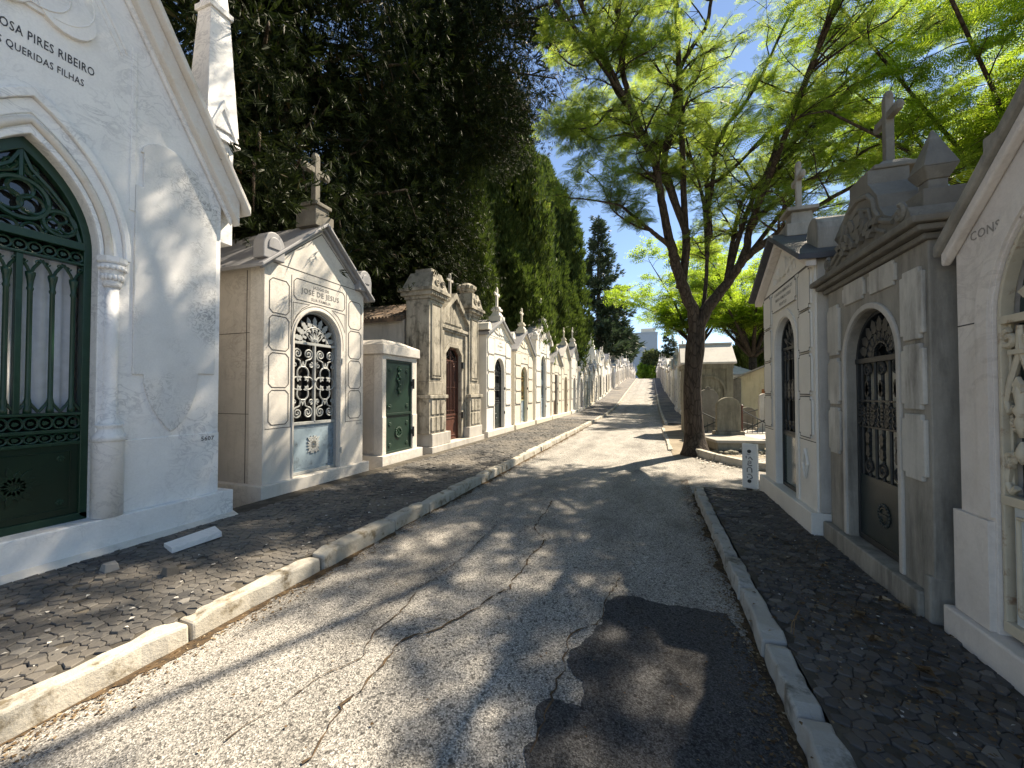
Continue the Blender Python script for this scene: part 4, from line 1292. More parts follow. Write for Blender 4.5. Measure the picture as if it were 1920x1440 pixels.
# ------------------------------------------------------------------ right side: three near vaults
def cream_grille_vault():
    th = thing("pink_stone_mausoleum", "pinkish stone mausoleum cut by the right edge, cream rusted scroll grille", "mausoleum", (1.80, 2.19, 0), -PI / 2)
    H, E, A = 1.05, 2.48, 3.41
    pl = MB(); pl.box(-H - .06, H + .06, -.07, 2.2, -.2, .27); pl.build("plinth", M['pink'], th, .014)
    fw = MB()
    cx, hf, sp, ap = 0, .785, 2.0, 2.74
    fw.prism([(-H, .26)] + opening(cx, hf, .26, sp, ap, 'round', 22) + [(H, .26), (H, E), (0, A), (-H, E)], 0, .26)
    band(fw, opening(cx, hf + .10, .90, sp, ap + .10, 'round', 22), opening(cx, hf + .01, .90, sp, ap + .01, 'round', 22), -.018, .006)
    for s in (-1, 1):
        fw.box(min(s * .80, s * (H + .02)), max(s * .80, s * (H + .02)), -.03, .2, .272, .88)
        fw.mi = 1; fw.box(min(s * .9, s * H), max(s * .9, s * H), -.003, .002, 2.0, 2.008); fw.mi = 0
    fw.build("front_wall", [M['pink'], M['groove']], th, .01)
    b = MB(); b.prism([(-H + .004, .26), (H - .004, .26), (H - .004, E), (0, A), (-H + .004, E)], .262, 2.1); b.build("body", M['pink'], th)
    r = MB(); r.prism(chevron(H, .06, E, A, .03, .10), -.085, 2.2); r.mi = 1; r.prism(chevron(H, .04, E, A, -.05, .028), -.055, -.002)
    r.mi = 0
    r.box(-H + .02, -H + .26, .12, .45, E + .1, E + .66)
    r.build("roof", [M['mid_stone'], M['pink']], th, .012)
    y = .045
    f = MB()
    band(f, opening(cx, hf - .005, .30, sp, ap - .005, 'round', 22), opening(cx, hf - .026, .34, sp, ap - .026, 'round', 22), y - .03, y + .03)
    f.box(-hf + .01, hf - .01, y - .035, y + .03, .99, 1.04); f.box(-hf + .01, hf - .01, y - .035, y + .03, .30, .36); f.box(-hf + .02, hf - .02, y - .03, y + .03, 1.97, 2.015)
    f.box(-.03, .03, y - .035, y + .03, .36, 1.97)
    for x0, x1 in ((-.70, -.06), (.06, .70)):
        q = [(x0, .42), (x1, .42), (x1, .93), (x0, .93), (x0, .42)]
        t2(f, q, y - .01, .013, 6)
    d = f.build("door", M['iron_cream'], th, .005)
    g = MB()
    for c in (-.665, -.40, -.133, .133, .40, .665):
        rr = .017
        g.tube([(c - .095, y + .012, 1.04), (c - .095, y + .012, 1.97)], .009, 6)
        t2(g, [(c, 1.95), (c - .01, 1.80), (c - .065, 1.66), (c - .098, 1.55), (c - .075, 1.49), (c - .04, 1.52)], y - .006, rr, 6)
        t2(g, [(c, 1.95), (c + .01, 1.80), (c + .065, 1.66), (c + .098, 1.55), (c + .075, 1.49), (c + .04, 1.52)], y - .006, rr, 6)
        for s in (-1, 1):
            t2(g, spiral(c + s * .065, 1.885, .052, 1.3, PI / 2, -s, 18), y - .01, rr, 6)
            t2(g, spiral(c + s * .04, 1.43, .034, 1.2, -PI / 2, -s, 14), y - .01, rr * .8, 5)
            t2(g, spiral(c + s * .06, 1.24, .042, 1.3, -PI / 2, s, 14), y - .01, rr * .9, 5)
            t2(g, [(c + s * .02, 1.28), (c + s * .09, 1.19), (c + s * .105, 1.11), (c + s * .07, 1.06), (c + s * .04, 1.09)], y - .008, rr, 6)
        g.smooth = True
        g.lathe([(.012, 1.36), (.02, 1.40), (.03, 1.44), (.022, 1.47), (.035, 1.50), (.022, 1.53), (.03, 1.60), (.012, 1.66)], c, y - .01, 8)
        g.lathe([(.01, 1.22), (.03, 1.27), (.02, 1.31), (.008, 1.34)], c, y - .01, 8)
        g.smooth = False
        leafplate(g, c, 1.58, PI / 2, .10, .06, y - .03, .02)
        g.box(c - .05, c + .05, y - .03, y + .01, 1.80, 1.825)
    for i in range(9):
        a = PI * (i + .5) / 9
        for k in range(5):
            leafplate(g, .55 * math.cos(a), 2.02 + .50 * math.sin(a), a + k * 1.257, .105, .075, y - .03, .02)
        g.ball((.55 * math.cos(a), y - .03, 2.02 + .50 * math.sin(a)), .03, 8)
        t2(g, [(.15 * math.cos(a), 2.02 + .14 * math.sin(a)), (.45 * math.cos(a), 2.02 + .42 * math.sin(a))], y, .012, 5)
    g.build("grille", M['iron_cream'], d)
    pn = MB(); pn.box(-hf + .05, hf - .05, y - .004, y + .02, .35, 1.0); pn.build("door_panel", M['panel_cream'], d, .002)
    gl = MB(); gl.prism(opening(cx, hf - .01, 1.0, sp, ap - .02, 'round', 22), y + .06, y + .07); gl.build("glass", M['glass_green'], d)
    text_mesh("inscription", [("CONSELA", -.93, 2.49, .075, 'LEFT')], M['letter_faint'], th, -.002)


cream_grille_vault()


def black_vault():
    th = thing("blackened_mausoleum", "blackened stone mausoleum with pyramid finials and a dark arched iron door", "mausoleum", (1.73, 4.15, 0), -PI / 2)
    H = .785
    pl = MB(); pl.box(-H - .04, H - .06, -.06, 1.8, -.2, .275); pl.box(H - .06, H + .002, -.03, 1.8, -.2, .40); pl.build("plinth", M['mid_stone'], th, .012)
    fw = MB()
    cx, hf, b0, sp, ap = .01, .41, .30, 1.88, 2.29
    fw.prism([(-H, .27)] + opening(cx, hf, .27, sp, ap, 'round', 20) + [(H, .27), (H, 2.62), (-H, 2.62)], 0, .26)
    fw.mi = 2
    band(fw, opening(cx, hf + .055, .28, sp, ap + .055, 'round', 20), opening(cx, hf + .006, .28, sp, ap + .006, 'round', 20), -.02, .006)
    fw.mi = 1
    for s in (-1, 1):
        x0, x1 = (.50, .755)
        for z0, z1 in ((1.00, 1.45), (1.48, 1.93), (1.96, 2.45)):
            fw.prism(notch_sq(min(s * x0, s * x1), max(s * x0, s * x1), z0, z1, .035), -.024, .004)
        fw.prism(notch_sq(-.42 if s < 0 else .04, -.02 if s < 0 else .44, 2.40, 2.59, .03), -.02, .004)
    fw.build("front_wall", [M['mid_stone'], M['panel_stone'], M['grey_lime']], th, .008)
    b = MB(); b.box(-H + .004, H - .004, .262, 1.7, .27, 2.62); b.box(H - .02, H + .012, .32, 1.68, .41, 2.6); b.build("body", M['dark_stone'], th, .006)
    k = MB()
    k.box(-H - .03, H + .03, -.04, 1.75, 2.60, 2.645); k.box(-H - .07, H + .08, -.09, 1.78, 2.647, 2.69); k.box(-H - .10, H + .11, -.13, 1.8, 2.692, 2.745); k.box(-H - .04, H + .05, -.07, 1.75, 2.747, 2.775)
    k.build("cornice", M['dark_stone'], th, .014)
    # scrolled crest
    q = []
    for s in (-1, 1):
        side = [(.72, 2.777), (.68, 2.87), (.58, 2.90), (.48, 2.89), (.39, 2.94), (.32, 3.03), (.29, 3.14), (.21, 3.23), (.155, 3.29), (.155, 3.40)]
        q += [(s * x, z) for x, z in (side if s > 0 else list(reversed(side)))] if s > 0 else []
    side = [(.72, 2.777), (.68, 2.87), (.58, 2.90), (.48, 2.89), (.39, 2.94), (.32, 3.03), (.29, 3.14), (.21, 3.23), (.155, 3.29), (.155, 3.40)]
    q = side + [(-x, z) for x, z in reversed(side)]
    c = MB(); c.prism(q, -.05, .22)
    for s in (-1, 1):
        t2(c, spiral(s * .60, 2.86, .06, 1.4, PI / 2, -s, 16), -.055, .02, 6)
        t2(c, [(s * .52, 2.84), (s * .36, 2.91), (s * .27, 3.03), (s * .245, 3.12), (s * .17, 3.19), (0, 3.23)], -.055, .022, 6)
        t2(c, [(s * .42, 2.80), (s * .30, 2.86), (s * .21, 2.98), (s * .18, 3.07), (0, 3.14)], -.055, .016, 6)
        for j in range(5):
            leafplate(c, s * (.05 + .05 * j), 2.84 + .03 * ((j * 2) % 3), PI / 2 - s * (.4 + .2 * j), .13, .07, -.09, .05)
        leafplate(c, s * .03, 2.98, PI / 2 - s * .5, .14, .08, -.085, .045)
    c.prism(circle(0, 3.0, .10, 16)[:-1], -.074, -.045)
    c.build("crest", M['dark_stone'], th, .012)
    pd = MB(); pd.box(-.17, .17, -.01, .33, 3.402, 3.44); pd.hexa([(-.13, .03, 3.44), (.13, .03, 3.44), (.13, .29, 3.44), (-.13, .29, 3.44)], [(-.08, .08, 3.50), (.08, .08, 3.50), (.08, .24, 3.50), (-.08, .24, 3.50)])
    pd.build("pedestal", M['dark_stone'], th, .01)
    cr = MB(); cross_bm(cr, 0, .16, 3.49, .58, .30, .06, .8)
    cr.build("cross", M['dark_stone'], th, .006)
    for s in (-1, 1):
        x = .54 if s > 0 else -.70; yy = .16
        p = MB()
        p.box(x - .11, x + .11, yy - .11, yy + .14, 2.777, 3.0); p.box(x - .055, x + .055, yy - .055, yy + .055, 3.0, 3.08)
        p.hexa([(x - .06, yy - .06, 3.08), (x + .06, yy - .06, 3.08), (x + .06, yy + .06, 3.08), (x - .06, yy + .06, 3.08)], [(x - .098, yy - .098, 3.16), (x + .098, yy - .098, 3.16), (x + .098, yy + .098, 3.16), (x - .098, yy + .098, 3.16)])
        p.hexa([(x - .098, yy - .098, 3.161), (x + .098, yy - .098, 3.161), (x + .098, yy + .098, 3.161), (x - .098, yy + .098, 3.161)], [(x - .006, yy - .006, 3.45), (x + .006, yy - .006, 3.45), (x + .006, yy + .006, 3.45), (x - .006, yy + .006, 3.45)])
        p.build("pinnacle", M['dark_stone'], th, .008)
    y = .09
    f = MB()
    band(f, opening(cx, hf - .004, b0, sp, ap - .004, 'round', 20), opening(cx, hf - .03, b0 + .02, sp, ap - .03, 'round', 20), y - .02, y + .03)
    f.box(cx - hf + .01, cx + hf - .01, y - .03, y + .03, 1.855, 1.90); f.box(cx - hf + .01, cx + hf - .01, y - .02, y + .03, b0 - .02, b0 + .03)
    d = f.build("door", M['iron_dark'], th, .003)
    g = MB()
    xs = [cx - .33 + .11 * i for i in range(7)]
    for i, x in enumerate(xs):
        g.tube([(x, y, .86), (x, y, 1.86)], .013, 6)
        if i % 2 == 1:
            for z in (1.80, .95):
                t2(g, circle(x, z, .05, 12), y - .006, .013, 5); t2(g, spiral(x, z, .032, 1.3, 0, 1, 12), y - .008, .008, 4)
            leafplate(g, x, 1.70, -PI / 2, .14, .06, y - .02, .02); leafplate(g, x, 1.56, PI / 2, .13, .07, y - .02, .02)
            leafplate(g, x, 1.25, -PI / 2, .13, .07, y - .02, .02); leafplate(g, x, 1.03, PI / 2, .13, .07, y - .02, .02)
        for z in (1.46, 1.405, 1.35):
            for s in (-1, 1):
                t2(g, spiral(x + s * .028, z + .012 * s, .03, 1.2, PI / 2 * s, s, 12), y - .012, .010, 4)
                leafplate(g, x, z, s * .7 + (0 if i % 2 else PI), .055, .04, y - .02, .014)
    g.box(cx - hf + .02, cx + hf - .02, y - .012, y + .012, 1.515, 1.53); g.box(cx - hf + .02, cx + hf - .02, y - .012, y + .012, 1.285, 1.30)
    for i in range(9):
        a = PI * (i + .5) / 9
        leafplate(g, cx + .21 * math.cos(a), 1.92 + .19 * math.sin(a), a, .13, .10, y - .02, .02)
        leafplate(g, cx + .10 * math.cos(a + .17), 1.92 + .09 * math.sin(a + .17), a, .12, .07, y - .016, .02)
        t2(g, circle(cx + .17 * math.cos(a), 1.92 + .15 * math.sin(a), .05, 10), y - .01, .010, 4)
    g.build("grille", M['iron_dark'], d)
    pn = MB(); pn.box(cx - hf + .025, cx + hf - .025, y - .006, y + .02, b0 + .02, .86)
    for k in range(18):
        a = 2 * PI * k / 18
        pn.ball((cx + .085 * math.cos(a), y - .012, .58 + .085 * math.sin(a)), .016, 6, (1, .7, 1))
    pn.box(cx - .06, cx + .06, y - .018, y, .572, .59); t2(pn, circle(cx, .58, .06, 16), y - .008, .008, 4)
    pn.box(cx + .33, cx + .37, y - .03, y, .62, .70)
    pn.build("door_panel", M['iron_dark_panel'], d, .002)
    gl = MB(); gl.box(cx - hf + .02, cx + hf - .02, y + .05, y + .06, .86, 1.87); gl.build("frosted_glass", M['frosted'], d)
    bk = MB(); bk.prism(opening(cx, hf - .01, 1.88, 1.88, ap - .01, 'round', 20), y + .06, y + .07); bk.build("glass", M['glass'], d)


black_vault()


def white_right_vault():
    th = thing("white_plastered_mausoleum", "white gabled mausoleum with dark slate roof and black arched grille, beside the sign post", "mausoleum", (1.65, 6.05, 0), -PI / 2)
    H, E, A = 1.0, 3.02, 3.56
    pl = MB(); pl.box(-H - .06, H + .04, -.07, 1.9, -.2, .335); pl.build("plinth", M['white_lime'], th, .01)
    fw = MB()
    cx, hf, sp, ap = -.01, .40, 2.18, 2.57
    fw.prism([(-H, .325)] + opening(cx, hf, .325, sp, ap, 'round', 20) + [(H, .325), (H, E), (0, A), (-H, E)], 0, .26)
    band(fw, opening(cx, hf + .10, .337, sp, ap + .10, 'round', 20), opening(cx, hf + .008, .337, sp, ap + .008, 'round', 20), -.016, .006)
    for s in (-1, 1):
        for k in range(4):
            z0 = 1.10 + .475 * k
            q = notch_sq(min(s * .56, s * .93), max(s * .56, s * .93), z0, z0 + .45, .035)
            fw.prism(q, -.02, .004); fw.mi = 1; fw.ribbon(q, .010, -.0215); fw.mi = 0
    q = notch_sq(-.50, .50, 2.70, 2.98, .04); fw.prism(q, -.018, .004); fw.mi = 1; fw.ribbon(q, .01, -.0195)
    fw.box(-.99, .99, -.004, .002, 3.0, 3.012); fw.box(-.99, -.50, -.004, .002, 1.06, 1.068); fw.box(.5, .99, -.004, .002, 1.06, 1.068); fw.mi = 0
    fw.prism(circle(.02, 3.22, .13, 16)[:-1], -.03, .004)
    for s in (-1, 1):
        t2(fw, [(s * .16, 3.08), (s * .20, 3.26), (s * .26, 3.27), (s * .28, 3.10)], -.006, .016, 5)
        t2(fw, [(s * .30, 3.08), (s * .34, 3.20), (s * .40, 3.19), (s * .42, 3.08)], -.006, .014, 5)
        leafplate(fw, s * .1, 3.12, PI / 2 - s * 1.3, .35, .07, -.025, .03)
    # lozenge ring on the lower wall
    t2(fw, [(.70, .96), (.78, .80), (.70, .64), (.62, .80), (.70, .96)], -.012, .014, 5)
    fw.build("front_wall", [M['white_lime'], M['groove']], th, .008)
    b = MB(); b.prism([(-H + .004, .325), (H - .004, .325), (H - .004, E), (0, A), (-H + .004, E)], .262, 1.8); b.box(H - .02, H + .03, .02, .36, .345, 3.0); b.build("body", M['grey_lime'], th)
    r = MB(); r.prism(chevron(H, .13, E, A, .035, .10), -.18, 1.95); r.mi = 1; r.prism(chevron(H, .09, E, A, -.05, .033), -.10, -.002)
    r.mi = 2
    q = [(.66, E + .12)] + [(.80 - .16 * math.cos(PI * i / 8), E + .34 + .16 * math.sin(PI * i / 8)) for i in range(9)] + [(.96, E + .12)]
    r.prism(q, .05, .85)
    r.build("roof", [M['roof_dark'], M['pink'], M['mid_stone']], th, .01)
    pd = MB(); pd.box(-.2, .2, -.02, .36, A, A + .16); pd.hexa([(-.14, .04, A + .16), (.14, .04, A + .16), (.14, .30, A + .16), (-.14, .30, A + .16)], [(-.11, .06, A + .33), (.11, .06, A + .33), (.11, .28, A + .33), (-.11, .28, A + .33)]); pd.box(-.17, .17, .0, .34, A + .33, A + .38)
    pd.build("pedestal", M['mid_stone'], th, .01)
    c = MB(); cross_bm(c, 0, .17, A + .37, .60, .30, .06, .9); c.build("cross", M['mid_stone'], th, .004)
    make_door(th, cx, hf, .335, 1.04, sp, ap, 'round', .09, (M['iron_dark'], M['iron_dark'], M['glass_green'], M['inside']), 2, True, False)
    text_mesh("inscription", [("A SAUDOSA MEMORIA DE", 0, 2.90, .058, 'CENTER'), ("MARIA FAMILIA E SEUS", 0, 2.82, .058, 'CENTER'), ("PERPETUO", 0, 2.74, .06, 'CENTER')], M['letter_grey'], th, -.0195)


white_right_vault()

# ------------------------------------------------------------------ sign post
th = thing("plot_sign_post", "short pale stone marker post with vertical lettering, at the corner of the side path", "sign post", (1.49, 7.28, 0), -math.radians(28))
m = MB(); m.box(-.105, .105, -.045, .045, .075, .775); m.build("board", M['white_lime'], th, .006)
m = MB(); m.box(-.05, .03, -.03, .03, -.08, .075); m.build("foot", M['iron_dark'], th)
for z in (.66, .19):
    m = MB(); m.tube([(0, -.044, z), (0, -.058, z)], .028, 10); m.tube([(0, -.058, z), (0, -.068, z)], .015, 6)
    m.build("bolt", M['iron_dark'], th)
m = MB(); m.tube([(-.155, .03, .685), (-.106, -.048, .70), (0, .05, .70), (.108, .05, .69), (.16, .02, .675)], .008, 5); m.build("wire", M['iron_silver'], th)
# letters, turned and worn as on the post
m = MB()
def stroke(pts, r=.009): m.tube([(x, -.0455, z) for x, z in pts], [r] * len(pts), 4)
stroke([(-.035, .62), (-.01, .605), (.015, .62)], .005)
stroke([(-.045, .585), (-.042, .545)]); stroke([(-.01, .54), (.012, .575), (.045, .53)])
stroke([(-.02, .495), (.0, .51), (.025, .50), (.025, .475), (-.02, .475), (-.02, .445), (.01, .435), (.04, .44)])
stroke([(-.03, .33), (-.03, .385), (-.01, .41), (.02, .405), (.035, .38), (.035, .33)])
stroke([(-.025, .29), (.0, .30), (.03, .285), (.04, .255), (.03, .235), (.005, .23)])
stroke([(-.03, .26), (-.02, .24)])
m.build("lettering", M['letter_grey'], th)

# ------------------------------------------------------------------ graves beside the path
def headstone(name, label, x, y, rz, w, h, t_, mat, z0=0.0, shoulder=.1, base=True, finial=False):
    th = thing(name, label, "headstone", (x, y, z0), rz)
    b = MB()
    q = [(-w / 2, .10), (w / 2, .10), (w / 2, h - shoulder - w * .28)] + [(w / 2 * .92 * math.cos(PI * i / 12), h - w * .36 + w * .36 * math.sin(PI * i / 12)) for i in range(13)] + [(-w / 2, h - shoulder - w * .28)]
    b.prism(q, -t_ / 2, t_ / 2)
    if finial: b.box(-.07, .07, -t_ / 2, t_ / 2, h, h + .05); b.box(-.04, .04, -t_ / 2 + .01, t_ / 2 - .01, h + .05, h + .08)
    b.build("slab", mat, th, .012)
    if base:
        b = MB(); b.box(-w / 2 - .08, w / 2 + .08, -t_ / 2 - .07, t_ / 2 + .07, -.05, .10); b.build("base", mat, th, .012)


th = thing("ledger_tomb", "low stone ledger tomb on a rubble base beside the tree trunk", "tomb", (2.02, 12.65, 0), math.radians(14))
m = MB(); m.box(-.66, .64, -.92, .85, .27, .345); m.build("ledger", M['mid_stone'], th, .012)
m = MB(); m.box(-.60, .58, -.86, .80, .06, .268); m.build("side_wall", M['tomb_stone'], th, .02)
m = MB()
RS = random.Random(3)
for i in range(34):
    x = -.7 + 1.5 * RS.random(); r = .035 + .07 * RS.random() ** 2
    m.ball((x, -.93 - .16 * RS.random(), .02 + r * .3), r, 7, (1.3, 1, .8))
m.build("rubble_base", M['tomb_stone'], th)
headstone("round_headstone", "grey round-topped headstone standing on the ledger tomb", 2.16, 13.3, math.radians(10), .66, 1.10, .14, M['tomb_stone'], .345, .0)
headstone("arched_headstone", "dark green-grey arched headstone with a small finial, left of the ledger headstone", 1.82, 14.9, math.radians(6), .62, 1.35, .14, M['dark_stone'], .35, .05, True, True)
headstone("dark_headstone", "small black rounded headstone inside the iron railing", 3.35, 16.7, 0, .52, .80, .12, M['dark_stone'], .25, 0)
headstone("slim_headstone", "slim grey headstone close to the white mausoleum's edge", 3.72, 16.0, 0, .34, 1.30, .2, M['grey_lime'], .25, .02)
th = thing("pale_ledger_tomb", "pale flat ledger tomb behind the stone ledger, in front of the iron railing", "tomb", (3.15, 13.9, 0), math.radians(8))
m = MB(); m.box(-.60, .62, -.9, 1.0, .20, .28); m.build("ledger", M['grey_lime'], th, .012)
m = MB(); m.box(-.55, .57, -.85, .95, -.05, .198); m.build("side_wall", M['dark_stone'], th, .01)
th = thing("railed_grave", "dark iron grave railing with crossed bars and knobbed corner posts", "railing", (2.55, 15.1, 0), math.radians(6))
L = 1.25
cor = [(-L, -.75), (L, -.75), (L, .9), (-L, .9), (0.1, -.75)]
for x, y in cor:
    m = MB(); m.tube([(x, y, .1), (x, y, 1.12)], .028, 8); m.ball((x, y, 1.15), .05, 8); m.build("post", M['iron_brown'], th)
m = MB()
for (x0, y0), (x1, y1) in ((cor[0], cor[4]), (cor[4], cor[1]), (cor[1], cor[2]), (cor[2], cor[3]), (cor[3], cor[0])):
    m.tube([(x0, y0, 1.02), (x1, y1, .35)], .021, 6); m.tube([(x0, y0, .35), (x1, y1, 1.02)], .021, 6)
    for k in range(1, 8):
        t_ = k / 8
        m.tube([(x0 + (x1 - x0) * t_, y0 + (y1 - y0) * t_, .3), (x0 + (x1 - x0) * t_, y0 + (y1 - y0) * t_, .62 + .12 * (k % 2))], .009, 5)
    m.tube([(x0, y0, .3), (x1, y1, .3)], .014, 6)
m.build("railing_bars", M['iron_dark'], th)
m = MB(); m.box(-L - .06, L + .06, -.81, .96, -.05, .26); m.build("kerbing", M['grey_lime'], th, .015)

th = thing("arched_tomb", "large streaked stone tomb with a blind arch and pale sloping roof, behind the trunk", "mausoleum", (1.98, 16.2, 0), 0)
m = MB(); m.box(-.80, .80, 0, 1.7, -.1, 2.62)
m.prism([(.85 * -1, 2.45), (.85, 2.45), (.85, 2.62), (-.85, 2.62)], -.05, 1.75)
m.box(-.82, -.60, -.035, .01, .3, 2.45); m.box(.60, .82, -.035, .01, .3, 2.45)
band(m, opening(0, .60, .3, 1.62, 2.22, 'round', 18), opening(0, .52, .3, 1.62, 2.14, 'round', 18), -.05, .004)
m.box(-.52, .52, -.04, .005, 1.10, 1.17)
for x in (-.38, -.13, .13, .38): m.prism(opening(x, .09, 1.19, 1.62, 1.74, 'round', 8), -.03, .004)
m.build("body", M['tomb_stone'], th, .01)
m = MB(); X = .93
m.hexa([(-X, -.14, 2.622), (X, -.14, 2.622), (X, 1.85, 2.622), (-X, 1.85, 2.622)], [(-X, -.14, 2.68), (X, -.14, 2.68), (X, 1.85, 2.68), (-X, 1.85, 2.68)])
m.hexa([(-X, -.14, 2.682), (X, -.14, 2.682), (X, 1.85, 2.682), (-X, 1.85, 2.682)], [(-X + .02, .75, 3.42), (X - .02, .75, 3.42), (X - .02, .95, 3.42), (-X + .02, .95, 3.42)])
m.box(-X, X, .72, .98, 3.42, 3.48)
m.build("roof", M['roof_pale'], th, .01)

th = thing("yellow_vault", "yellowish gabled vault with an orange-brown door and dark corner pier, far right", "mausoleum", (4.75, 19.3, 0), math.radians(-8))
m = MB(); m.prism([(-1.25, 0), (1.25, 0), (1.25, 2.2), (0, 2.75), (-1.25, 2.2)], 0, 2); m.box(-.42, .42, -.02, .01, .2, 1.98)
m.prism(circle(0, 2.3, .16, 16)[:-1], -.02, .004); m.build("body", stone("yellowed_limestone", (.60, .52, .34), (.50, .42, .27), None, .3, 3, (.16, .13, .09), .5), th, .01)
m = MB(); m.box(-1.38, -1.10, -.1, .5, 0, 2.18); m.build("corner_pier", M['dark_stone'], th, .01)
m = MB(); m.prism(chevron(1.25, .22, 2.2, 2.75, .01, .08), -.25, 2.1); m.build("roof", M['mid_stone'], th)
m = MB(); m.box(-.34, .34, -.04, .0, .2, 1.72); m.build("door", paint("orange_brown_door", (.30, .11, .035), rough=.6), th)
text_mesh("inscription", [("MARQ", 0, 1.80, .14, 'CENTER')], M['letter_grey'], th, -.022)
b = thing("pale_side_vault", "pale pinkish vault wall between the arched tomb and the yellowish vault", "mausoleum", (3.9, 23.2, 0), 0)
m = MB(); m.box(-1.3, 1.4, 0, 2.5, 0, 2.5); m.build("body", M['lioz'], b, .02)
m = MB(); m.hexa([(-1.4, -.1, 2.502), (1.5, -.1, 2.502), (1.5, 2.6, 2.502), (-1.4, 2.6, 2.502)], [(-.2, 1.1, 3.05), (.3, 1.1, 3.05), (.3, 1.4, 3.05), (-.2, 1.4, 3.05)]); m.build("roof", M['roof_pale'], b)

# low stone edging from the tree to the side path
th = MB()
pts = [(0.98, 11.15), (1.42, 10.25), (1.95, 9.55), (2.7, 9.15), (3.8, 8.95), (6.0, 8.9)]
for i in range(len(pts) - 1):
    a, c = Vector(pts[i]), Vector(pts[i + 1]); dd = (c - a).normalized(); nn = Vector((-dd.y, dd.x)) * .07
    a2 = a + dd * .01; c2 = c - dd * .01; hz = .20 - .02 * i
    th.hexa([(a2.x - nn.x, a2.y - nn.y, -.1), (c2.x - nn.x, c2.y - nn.y, -.1), (c2.x + nn.x, c2.y + nn.y, -.1), (a2.x + nn.x, a2.y + nn.y, -.1)],
            [(a2.x - nn.x, a2.y - nn.y, hz), (c2.x - nn.x, c2.y - nn.y, hz - .02), (c2.x + nn.x, c2.y + nn.y, hz - .02), (a2.x + nn.x, a2.y + nn.y, hz)])
o = th.build("kerb", M['kerb'], None, .015); tag(o, kind="structure")

# marble slab lying on the left paving, loose stone beside it
z = .205
cs = [G(322, 1027, z), G(416, 999, z), G(403, 986, z), G(307, 1016, z)]
ctr = sum(cs, Vector()) / 4
m = MB(); m.hexa([(p.x - ctr.x, p.y - ctr.y, -.05) for p in cs], [(p.x - ctr.x, p.y - ctr.y, 0) for p in cs])
o = m.build("marble_slab", M['marble'], None, .004); o.location = ctr; o.rotation_euler = (0.03, -.05, 0)
tag(o, "loose white marble slab lying on the dark paving by the gothic plinth", "slab")
for (u, v, s, lb, mt) in ((319, 1071, .055, "loose dark basalt stone lying on the left paving, below the marble slab", M['cobble']), (206, 1066, .06, "loose pale grey stone on the left paving, below the gothic plinth", M['chips'])):
    p = G(u, v, .16)
    m = MB(); m.hexa([(-s, -s * .8, -.03), (s * .9, -s, -.03), (s, s * .7, -.03), (-s * .8, s, -.03)], [(-s * .8, -s * .5, s * .7), (s * .6, -s * .8, s * .9), (s * .8, s * .5, s * .6), (-s * .5, s * .8, s * .8)])
    o = m.build("loose_stone", mt, None, .006); o.location = p; tag(o, lb, "stone")

# ------------------------------------------------------------------ ground, road, kerbs, paving
def sheet(name, xs, ys, zf, mat, kind="structure"):
    nx, ny = len(xs), len(ys)
    vs = [(x, y, zf(x, y)) for y in ys for x in xs]
    fs = [(j * nx + i, j * nx + i + 1, (j + 1) * nx + i + 1, (j + 1) * nx + i) for j in range(ny - 1) for i in range(nx - 1)]
    m = MB(); m.add(vs, fs)
    o = m.build(name, mat, None, recalc=False)
    return tag(o, kind=kind)


def lin(a, b, n): return [a + (b - a) * i / n for i in range(n + 1)]


YH = lin(24, 104, 40)
wob = random.Random(9)
sheet("ground", [-400, -60, -20, -5, 2, 8, 30, 80, 400], [-60, -10, 0, 12] + YH + [150, 260, 900], lambda x, y: hill(y) - .06, M['earth'])
sheet("road", lin(-2.82, .63, 12), [-6, -3] + lin(-1, 24, 60) + YH[1:] + [112, 125, 140], lambda x, y: hill(y) + .02 * (1 - ((x + 1.1) / 1.75) ** 2) - .012, M['asphalt'])
sheet("side_path", [.63, 1.2, 2, 3, 5, 9, 14], [7.0, 8.2, 9.4, 10.6, 11.75], lambda x, y: -.012 + .012 * (x > 1), M['asphalt'])
sheet("grave_earth", [.52, 1, 1.6, 2.4, 4, 8, 20, 60], [9.0, 10.2, 11.6, 13, 16, 20, 24] + YH[1:], lambda x, y: hill(y) + (.05 if y > 11.7 or x > 5 else -.02 if y < 11 else .01), M['earth'])
sheet("pavement", [-4.9, -4.2, -3.6, -2.94], lin(-4, 21.5, 30), lambda x, y: .112 - .025 * (x + 2.95), M['joint'])
sheet("pavement", [-4.98, -4.2, -3.6, -2.94], [21.5] + YH[1:] + [112, 130], lambda x, y: hill(y) + .118 - .025 * (x + 2.95), M['paving_far'])
sheet("pavement", [.76, 1.2, 1.9], lin(-4, 7.0, 12), lambda x, y: .10, M['joint'])
sheet("pavement", [.76, 1.2, 1.9], [20.5] + YH + [112, 130], lambda x, y: hill(y) + .11, M['paving_far'])


def clip(poly, px, py, nx, ny):
    out = []
    n = len(poly)
    for i in range(n):
        a = poly[i]; b = poly[(i + 1) % n]
        da = (a[0] - px) * nx + (a[1] - py) * ny; db = (b[0] - px) * nx + (b[1] - py) * ny
        if da <= 0: out.append(a)
        if da * db < 0:
            t_ = da / (da - db)
            out.append((a[0] + (b[0] - a[0]) * t_, a[1] + (b[1] - a[1]) * t_))
    return out


